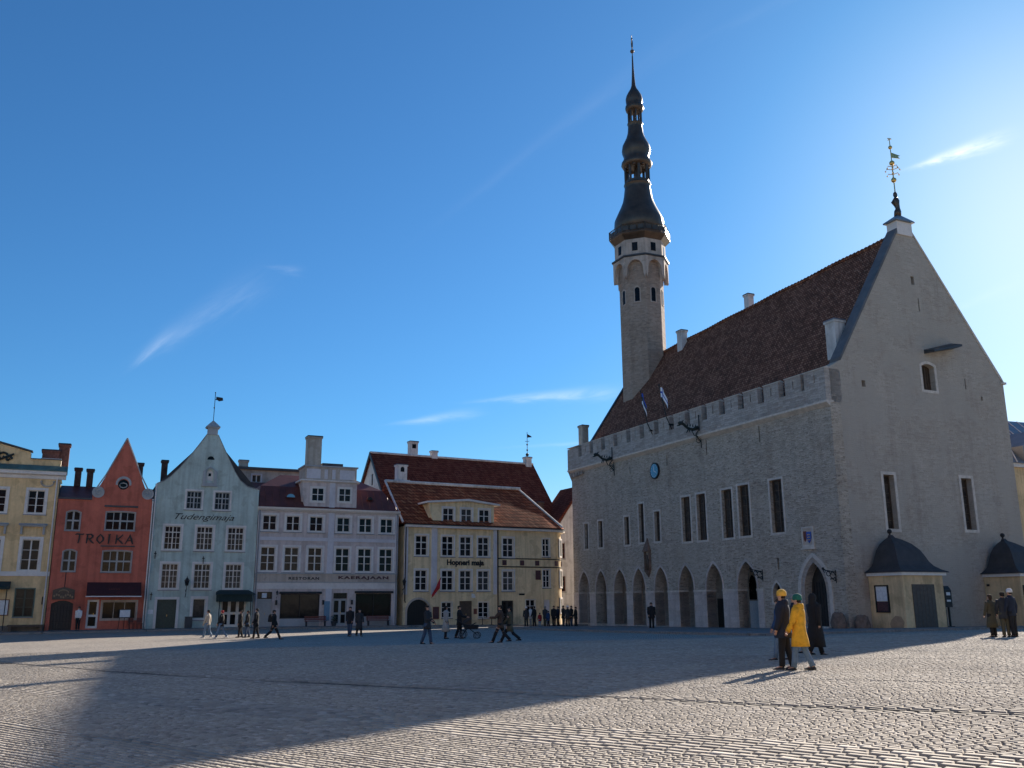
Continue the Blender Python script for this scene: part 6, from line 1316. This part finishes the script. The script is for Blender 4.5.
def person(x, y, H, yaw, label, stride=0.0, coat='cloth_black', coatlen=0.48, legs='cloth_charcoal', hat=None, hair='hair_dark', hood=False, arms=(10, -10), elbow=15, near=False,
           shoes='cloth_black', zadj=0.0, pompom=False, scarf=None, carry=0, lean=0.0, wide=1.0, longhair=False, group=None):
    z0 = G(x, y)+zadj
    T = thing('person', label, 'person', (x, y, z0), yaw, group); s = H
    # legs: local +y is forward
    th_, sh_ = 0.245*s, 0.245*s
    hipz = 0.0; pts = {}
    def leg(side, a, kb):
        hip = Vector((side*0.052*s, 0, 0)); kn = hip+Vector((0, math.sin(a)*th_, -math.cos(a)*th_)); an = kn+Vector((0, math.sin(a-kb)*sh_, -math.cos(a-kb)*sh_)); return hip, kn, an
    a1, a2 = (R(26)*stride, -R(20)*stride); LG = leg(-1, a1, R(4)), leg(1, a2, R(22)*stride+R(3))
    low = min(LG[0][2].z, LG[1][2].z); hz = 0.042*s-low
    LG = [[Vector((v.x, v.y, v.z+hz)) for v in l] for l in LG]
    pel = Vector((0, 0, hz+0.035*s)); L_ = R(lean); 
    def up(h): return Vector((0, math.sin(L_)*(h-0.53)*s, pel.z+(h-0.53)*s*math.cos(L_)+0.0))
    belly, chest, nb_, neck, hd0, hd1, hd2 = up(0.60), up(0.72), up(0.805), up(0.845), up(0.885), up(0.925), up(0.962)
    V = [pel, belly, chest, nb_, neck, hd0+Vector((0, 0.012*s, 0)), hd1+Vector((0, 0.006*s, 0)), hd2]; E = [(i, i+1) for i in range(7)]; Rr = [0.075*s, 0.070*s, 0.076*s, 0.036*s, 0.031*s, 0.038*s, 0.050*s, 0.040*s]
    AR = []
    for si, aa in ((-1, arms[0]), (1, arms[1])):
        shd = up(0.79)+Vector((si*0.105*s, 0, 0)); a = R(aa); el = R(elbow)
        kb = shd+Vector((si*0.025*s, math.sin(a)*0.165*s, -math.cos(a)*0.165*s)); wr = kb+Vector((-si*0.006*s, math.sin(a+el)*0.145*s, -math.cos(a+el)*0.145*s)); ht = wr+(wr-kb).normalized()*0.045*s
        b0 = len(V); V += [shd, kb, wr, ht]; E += [(3, b0), (b0, b0+1), (b0+1, b0+2), (b0+2, b0+3)]; Rr += [0.032*s, 0.026*s, 0.018*s, 0.019*s]; AR.append((shd, kb, wr, ht))
    FT = []
    for l in LG:
        b0 = len(V); toe = l[2]+Vector((0, 0.085*s, -0.022*s)); V += [l[0], l[1], l[2], toe]; E += [(0, b0), (b0, b0+1), (b0+1, b0+2), (b0+2, b0+3)]; Rr += [0.056*s, 0.034*s, 0.023*s, 0.018*s]; FT.append((l[2], toe))
    ex = MB(); hc = hd1
    ex.hull([hc+Vector((0.010*s, 0.050*s, -0.016*s)), hc+Vector((-0.010*s, 0.050*s, -0.016*s)), hc+Vector((0, 0.067*s, -0.012*s)), hc+Vector((0, 0.048*s, 0.008*s))])
    for si in (-1, 1): ex.ball(hc+Vector((si*0.052*s, -0.002*s, -0.006*s)), (0.006*s, 0.012*s, 0.018*s), 6, 4)
    for (shd, kb, wr, ht) in AR:      # fingers, slightly curled, and a thumb
        d = (ht-wr).normalized(); side = Vector((0, 1, 0)); side = (side-d*side.dot(d)).normalized(); inn = Vector((-1 if shd.x > 0 else 1, 0, 0))
        for q in range(4):
            b0 = ht+side*(0.008*s*(1.5-q)*1.05); ln_ = (0.034, 0.038, 0.035, 0.027)[q]*s
            ex.tube([b0, b0+d*ln_*0.55+inn*0.002*s, b0+d*ln_*0.95+inn*0.010*s], [0.0050*s, 0.0046*s, 0.0035*s], 5)
        b0 = wr+d*0.015*s+side*0.014*s; ex.tube([b0, b0+side*0.012*s+d*0.016*s+inn*0.006*s, b0+side*0.014*s+d*0.034*s+inn*0.010*s], [0.0065*s, 0.0055*s, 0.004*s], 5)
    skin_obj(V, E, Rr, 'body', 'skin', T, ex, 2)
    # face marks
    fm = MB()
    for si in (-1, 1): fm.ball(hc+Vector((si*0.019*s, 0.047*s, 0.004*s)), 0.006*s, 6, 4)
    fm.tube([hc+Vector((-0.015*s, 0.049*s, -0.032*s)), hc+Vector((0, 0.053*s, -0.033*s)), hc+Vector((0.015*s, 0.049*s, -0.032*s))], 0.0028*s, 5); fm.build('face', 'hair_dark', T)
    # trousers
    tr = MB()
    for l in LG:
        a, b_, c_ = l; rr = [0.062*s, 0.064*s, 0.05*s, 0.044*s, 0.040*s, 0.040*s]
        tr.tube([a+Vector((0, 0, 0.03*s)), a+Vector((0, 0, -0.02*s)), a.lerp(b_, 0.6), b_, b_.lerp(c_, 0.5), b_.lerp(c_, 0.96)], rr, 12)
    tr.rings(loft([(0, 0, hz-0.02*s, 0.085*s, 0.062*s), (0, 0, hz+0.03*s, 0.098*s, 0.07*s), (0, 0, hz+0.08*s, 0.085*s, 0.062*s)], 14)); tr.build('trousers', legs, T, smooth=True)
    for (an, toe) in FT:
        dv_ = (toe-an); dv_.z = 0; up_ = Vector((0, 0, 1)); base = an.z-0.042*s
        sh2 = MB(); rg = []
        for t, w_, h_ in ((-0.035, 0.018, 0.035), (-0.02, 0.027, 0.055), (0.02, 0.029, 0.05), (0.06, 0.031, 0.036), (0.10, 0.028, 0.028), (0.122, 0.014, 0.018)):
            rg.append([(an.x+w_*s*math.cos(q), an.y+t*s, max(base+0.002, base+h_*s*(0.5+0.5*math.sin(q)))) for q in np.linspace(0, 2*PI, 9)[:-1]])
        sh2.rings(rg); sh2.build('shoe', shoes, T, smooth=True)
    # coat with sleeves
    W = wide; zt = pel.z; hem = s*(1-coatlen)*0.0+zt+(0.53-coatlen-0.0)*0 ; hemz = max(0.12*s, pel.z+0.27*s-coatlen*s*1.0)
    prof = []
    def ringat(h, rx, ry): c_ = up(h); return (0, c_.y, c_.z, rx*s*W, ry*s*W)
    hem_h = 0.53+(hemz-pel.z)/s
    flare = 0.012*max(0, (0.5-hem_h)*10)
    sway = 0.03*stride*s if coatlen > 0.5 else 0
    cs = [(0, -sway, hemz, (0.105+flare)*s*W, (0.085+flare)*s*W)]
    if hem_h < 0.42: cs.append((0, -sway*0.5, (hemz+up(0.5).z)/2, (0.106+flare*0.55)*s*W, (0.084+flare*0.55)*s*W))
    if hem_h < 0.5: cs.append(ringat(0.5, 0.106, 0.080))
    cs += [ringat(0.56, 0.101, 0.078), ringat(0.62, 0.094, 0.074), ringat(0.70, 0.104, 0.083), ringat(0.76, 0.114, 0.082), ringat(0.80, 0.110, 0.072), ringat(0.826, 0.080, 0.060), ringat(0.846, 0.052, 0.050), ringat(0.862, 0.046, 0.046)]
    co = MB(); co.rings(loft(cs, 20, 0.07, 5, x)); ph_ = x*3
    for (shd, kb, wr, ht) in AR:
        co.tube([shd+Vector((0, 0, 0.012*s))-(kb-shd).normalized()*0.01*s, shd.lerp(kb, 0.25), shd.lerp(kb, 0.7), kb, kb.lerp(wr, 0.5), wr+(ht-wr)*0.15], [0.043*s*W, 0.045*s*W, 0.040*s*W, 0.038*s*W, 0.034*s*W, 0.030*s*W], 12)
    if hood and not hat == 'hoodup': co.rings(loft([(0, -0.01*s+up(0.80).y, up(0.795).z, 0.095*s, 0.07*s), (0, -0.015*s+up(0.82).y, up(0.82).z, 0.085*s, 0.072*s), (0, -0.028*s+up(0.85).y, up(0.85).z, 0.070*s, 0.060*s), (0, -0.04*s+up(0.87).y, up(0.878).z, 0.050*s, 0.036*s)], 12))
    co.build('coat', coat, T, smooth=True)
    if hat == 'hoodup':
        hm = MB(); hm.rings(loft([(0, -0.01*s+neck.y, up(0.785).z, 0.108*s, 0.075*s), (0, -0.016*s+neck.y, up(0.82).z, 0.082*s, 0.068*s), (0, -0.02*s+neck.y, up(0.845).z, 0.066*s, 0.060*s), (0, -0.022*s+neck.y, up(0.87).z, 0.062*s, 0.058*s), (0, -0.014*s+hd1.y, up(0.925).z, 0.066*s, 0.064*s), (0, -0.016*s+hd2.y, up(0.965).z, 0.055*s, 0.056*s), (0, -0.02*s+hd2.y, up(0.995).z, 0.02*s, 0.025*s)], 14)); hm.build('hood', coat, T, smooth=True)
    elif hat:
        hm = MB(); c_ = hd1; hm.rings([[(c_.x+r*s*math.cos(t), c_.y-0.004*s+r*s*1.08*math.sin(t), c_.z+zz*s) for t in np.linspace(0, 2*PI, 15)[:-1]] for r, zz in ((0.054, -0.004), (0.0605, 0.002), (0.0625, 0.020), (0.0595, 0.025), (0.0615, 0.034), (0.058, 0.052), (0.047, 0.069), (0.031, 0.081), (0.014, 0.087), (0.004, 0.088))])
        if pompom: hm.ball((c_.x, c_.y, c_.z+0.092*s), 0.02*s, 8, 6)
        hm.build('beanie', hat, T, smooth=True)
    if hat != 'hoodup':
        hm = MB(); c_ = hd1
        if not hat: hm.rings([[(c_.x+r*s*math.cos(t), c_.y-0.009*s+r*s*1.1*math.sin(t), c_.z+zz*s+((0.030*math.sin(t)-0.006)*s*max(0, 1-abs(zz+0.012)/0.03) if zz < 0.02 else 0)) for t in np.linspace(0, 2*PI, 15)[:-1]] for r, zz in ((0.0500, -0.012), (0.0525, 0.008), (0.0530, 0.026), (0.047, 0.044), (0.030, 0.057), (0.006, 0.062))])
        hm.rings(loft([(0, c_.y-0.028*s, c_.z-(0.12 if longhair else 0.038)*s, 0.034*s, 0.020*s), (0, c_.y-0.022*s, c_.z-0.03*s, 0.045*s, 0.034*s), (0, c_.y-0.016*s, c_.z+0.015*s, 0.050*s, 0.040*s)], 12)); hm.build('hair', hair, T, smooth=True)
    if scarf:
        MB().rings(loft([(0, up(0.82).y, up(0.815).z, 0.058*s, 0.054*s), (0, up(0.84).y, up(0.84).z, 0.056*s, 0.053*s), (0, up(0.86).y, up(0.862).z, 0.048*s, 0.048*s)], 14)).build('scarf', scarf, T, smooth=True)
    T['_top'] = float(up(0.79).z); del T['_top']
    return T
WL = R(90)      # facing -x (walking left)
# trio in the sun
person(6.35, 22.3, 1.76, R(60), 'person in navy jacket and mustard bobble hat at the left of the strolling group', 0.25, 'cloth_navy', 0.42, 'cloth_black', 'cloth_mustard', near=True, pompom=False, scarf='cloth_black', arms=(6, -4), elbow=12, wide=1.15, hood=True, shoes='cloth_charcoal')
person(6.58, 21.85, 1.66, R(55), 'person in long yellow raincoat and teal beanie in the sunlight', 0.5, 'cloth_yellow', 0.50, 'cloth_jeans', 'cloth_teal', near=True, arms=(16, -6), elbow=14, hood=True, wide=1.12, shoes='cloth_charcoal')
person(8.72, 27.4, 1.76, R(-65), 'person in long black hooded coat walking right of the yellow raincoat', 0.8, 'cloth_black', 0.66, 'cloth_black', 'hoodup', arms=(14, -12), wide=1.15)
person(8.6, 28.9, 1.70, R(60), 'person in grey beanie half hidden behind the yellow raincoat', 0.4, 'cloth_navy', 0.45, 'cloth_denim', 'cloth_grey')
person(7.25, 25.8, 1.62, R(60), 'person in blue anorak hidden behind the mustard hat', 0.5, 'cloth_blue', 0.45, 'cloth_jeans', None, 'hair_brown')
def sp(x, y, H, yaw, label, **k): return person(x, y, H, yaw, label, **k)
sp(18.95, 37.5, 1.62, R(20), 'person in olive coat standing left of the white cap', coat='cloth_olive', coatlen=0.6, legs='cloth_black', hair='hair_brown', longhair=True)
sp(19.2, 37.0, 1.70, R(-10), 'person in dark jacket between the olive coat and the white cap', coat='cloth_charcoal', coatlen=0.42, legs='cloth_olive', hair='hair_dark')
sp(19.45, 36.9, 1.78, R(30), 'person in navy jacket and white cap on the sunlit edge', coat='cloth_navy', coatlen=0.38, legs='cloth_black', hat='cloth_white')
# before the houses
LEFTF = [(-19.55, 60.6, 1.72, R(75), 'person in beige jacket and pale jeans, leftmost of the walkers on the sunlit strip', dict(stride=0.6, coat='cloth_beige', coatlen=0.36, legs='cloth_jeans', hair='hair_dark', shoes='cloth_white')),
 (-18.3, 59.4, 1.72, R(85), 'person in black jacket and pale jeans with red hair before the blue house porch', dict(stride=0.8, coat='cloth_black', coatlen=0.38, legs='cloth_jeans', hair='cloth_red', shoes='cloth_white')),
 (-17.45, 60.6, 1.66, R(110), 'person all in black, left one of the close pair', dict(stride=0.3, coat='cloth_black', coatlen=0.45, legs='cloth_black')),
 (-16.95, 60.4, 1.64, R(100), 'person in black jacket and dark jeans, right one of the close pair', dict(stride=0.3, coat='cloth_black', coatlen=0.42, legs='cloth_denim')),
 (-15.9, 58.6, 1.78, R(95), 'slim person in black walking between the pair and the backpacker', dict(stride=0.35, coat='cloth_black', coatlen=0.4, legs='cloth_black')),
 (-14.3, 56.6, 1.76, R(-85), 'person in black with a backpack striding before the lilac house', dict(stride=1.1, coat='cloth_black', coatlen=0.38, legs='cloth_black')),
 (-10.35, 60.0, 1.80, R(170), 'person in black jacket and blue jeans, left one before the right shopfront', dict(stride=0.3, coat='cloth_black', coatlen=0.4, legs='cloth_denim')),
 (-9.75, 60.0, 1.66, R(-150), 'person in long dark coat, right one before the right shopfront', dict(stride=0.5, coat='cloth_charcoal', coatlen=0.58, legs='cloth_black')),
 (-4.12, 45.4, 1.80, R(-120), 'person in dark jacket standing alone before the gateway arch', dict(stride=0.5, coat='cloth_charcoal', coatlen=0.42, legs='cloth_denim', arms=(10, 30), elbow=40)),
 (-3.78, 53.2, 1.76, R(-60), 'person in long light grey coat beside the pram', dict(stride=0.15, coat='cloth_grey', coatlen=0.62, legs='cloth_black', hair='hair_dark', longhair=True)),
 (-3.05, 53.6, 1.76, R(-90), 'person in black pushing the pram', dict(stride=0.4, coat='cloth_black', coatlen=0.42, legs='cloth_black', arms=(35, 35), elbow=45)),
 (-0.62, 45.2, 1.80, R(80), 'person in brown jacket striding left, front one of the striding pair', dict(stride=1.0, coat='cloth_brown', coatlen=0.40, legs='cloth_black', arms=(40, -20), elbow=50)),
 (-0.18, 45.6, 1.74, R(85), 'person in dark green jacket striding left, rear one of the striding pair', dict(stride=1.15, coat='cloth_olive', coatlen=0.48, legs='cloth_black', arms=(25, -15)))]
for x, y, H, yaw, lab, k in LEFTF: person(x, y, H, yaw, lab, **k)
p = RD.w(2.3, -0.9); person(p.x, p.y, 1.75, R(180), 'person in white shirt standing between the two doors of the red house', coat='cloth_white', coatlen=0.3, legs='cloth_black', zadj=0.1)
# crowd by the rounded corner
CR = [(1.15, 84.0, 1.68, 0.3, 'cloth_charcoal', 'cloth_black', 'cloth_white', 'white hatted person at the left end of the crowd by the rounded corner'),
 (1.55, 85.0, 1.72, 2.0, 'cloth_white', 'cloth_grey', None, 'person in white jacket among the crowd, second from its left end'),
 (1.85, 83.6, 1.75, 1.0, 'cloth_black', 'cloth_black', None, 'person in black left of the small child in red'),
 (2.35, 83.8, 1.20, 0.5, 'cloth_red', 'cloth_cyan', None, 'small child in red in the crowd by the rounded corner'),
 (2.80, 83.2, 1.72, -0.6, 'cloth_charcoal', 'cloth_olive', 'cloth_grey', 'person with grey hat right of the child in red'),
 (3.05, 82.3, 1.35, 1.0, 'cloth_blue', 'cloth_black', None, 'child in blue jacket standing before the crowd'),
 (3.55, 82.6, 1.78, 2.8, 'cloth_black', 'cloth_black', None, 'person in black, first in the dense right half of the crowd'),
 (3.95, 83.4, 1.74, 1.5, 'cloth_navy', 'cloth_black', None, 'person in navy coat in the dense right half of the crowd'),
 (4.40, 82.9, 1.80, -1.0, 'cloth_black', 'cloth_charcoal', None, 'tall person in black in the middle of the dense group'),
 (4.75, 82.4, 1.76, 0.4, 'cloth_charcoal', 'cloth_black', 'cloth_white', 'person with pale hat in the dense right half of the crowd'),
 (5.10, 83.0, 1.78, 2.2, 'cloth_black', 'cloth_denim', None, 'person in black coat second from the right end of the crowd'),
 (5.45, 82.6, 1.70, 1.2, 'cloth_black', 'cloth_black', None, 'person in black coat at the right end of the crowd, nearest the arcade')]
for x, y, H, yw, c1, c2, ht, lab in CR: person(x, y, H, yw, lab, coat=c1, coatlen=0.42, legs=c2, hat=ht, stride=0.15, group='crowd by the rounded corner')
p = TH.w(14.1, -5.0); person(10.35, 70.8, 1.92, R(180), 'broad person in black standing before the arcade under the niche statue', coat='cloth_black', coatlen=0.4, legs='cloth_black', stride=0.3, wide=1.2, arms=(8, 8), elbow=30)
flush_skin()
# backpack
B_ = thing('backpack', 'black backpack worn by the striding person before the lilac house', 'backpack', (-14.3, 56.6, G(-14.3, 56.6)), R(-85))
MB().hull([(sx*0.15, -0.16, 1.0) for sx in (-1, 1)]+[(sx*0.15, -0.16, 1.42) for sx in (-1, 1)]+[(sx*0.12, -0.36, 1.02) for sx in (-1, 1)]+[(sx*0.11, -0.32, 1.40) for sx in (-1, 1)]+[(0, -0.24, 1.50)]).build('bag', 'cloth_black', B_, bevel=0.03)
MB().tube([(-0.1, -0.16, 1.45), (-0.1, 0.02, 1.50), (-0.1, 0.13, 1.3), (-0.1, -0.1, 1.05)], 0.02, 6).build('strap', 'cloth_charcoal', B_); MB().tube([(0.1, -0.16, 1.45), (0.1, 0.02, 1.50), (0.1, 0.13, 1.3), (0.1, -0.1, 1.05)], 0.02, 6).build('strap', 'cloth_charcoal', B_)
# pram
px_, py_ = -2.45, 53.2; Pm = thing('pram', 'dark pushchair with spoked wheels beside the person in black', 'pram', (px_, py_, G(px_, py_)), R(-5))
MB().tube([(-0.75, 0, 1.02), (-0.45, 0, 0.85), (0.1, 0, 0.45), (0.42, 0, 0.2)], 0.025, 6).tube([(-0.4, 0.22, 0.2), (-0.1, 0.22, 0.6), (0.35, 0.22, 0.85)], 0.02, 6).tube([(-0.4, -0.22, 0.2), (-0.1, -0.22, 0.6), (0.35, -0.22, 0.85)], 0.02, 6).tube([(-0.4, -0.3, 0.2), (-0.4, 0.3, 0.2)], 0.02, 6).tube([(0.42, -0.2, 0.18), (0.42, 0.2, 0.18)], 0.02, 6).tube([(-0.75, -0.22, 1.02), (-0.75, 0.22, 1.02)], 0.025, 6).build('frame', 'iron', Pm)
MB().hull([(-0.25, -0.2, 0.5), (-0.25, 0.2, 0.5), (0.45, -0.2, 0.5), (0.45, 0.2, 0.5), (-0.35, -0.22, 0.75), (-0.35, 0.22, 0.75), (0.5, -0.22, 0.72), (0.5, 0.22, 0.72)]).build('seat', 'cloth_black', Pm)
MB().hull([(-0.38+0.36*(1-math.cos(t))*1.0, sy*0.22, 0.75+0.36*math.sin(t)) for t in np.linspace(0, PI*0.62, 8) for sy in (-1, 1)]).build('canopy', 'cloth_charcoal', Pm)
for wx, r in ((-0.4, 0.22), (0.42, 0.17)):
    for sy in (-0.3, 0.3):
        o = MB().tube([(wx+r*math.cos(t), sy, r+r*math.sin(t)) for t in np.linspace(0, 2*PI, 17)], 0.022, 6).build('wheel', 'rubber', Pm)
        sm = MB(); [sm.tube([(wx, sy, r), (wx+r*math.cos(t), sy, r+r*math.sin(t))], 0.008, 4) for t in np.linspace(0, 2*PI, 9)[:-1]]; sm.build('spokes', 'sheet_grey', o)
# dark bin inside the second arch
p = TH.w(5.6, 1.2); o = MB().lathe([(0.35, 0.0), (0.5, 0.25), (0.52, 0.8), (0.55, 1.35), (0.45, 1.6), (0.3, 1.75)], n=14).build('barrel', 'door_dark', None, smooth=True); o.location = (p.x, p.y, G(p.x, p.y)); tag(o, 'dark rounded barrel standing inside the second arch from the left', 'barrel')
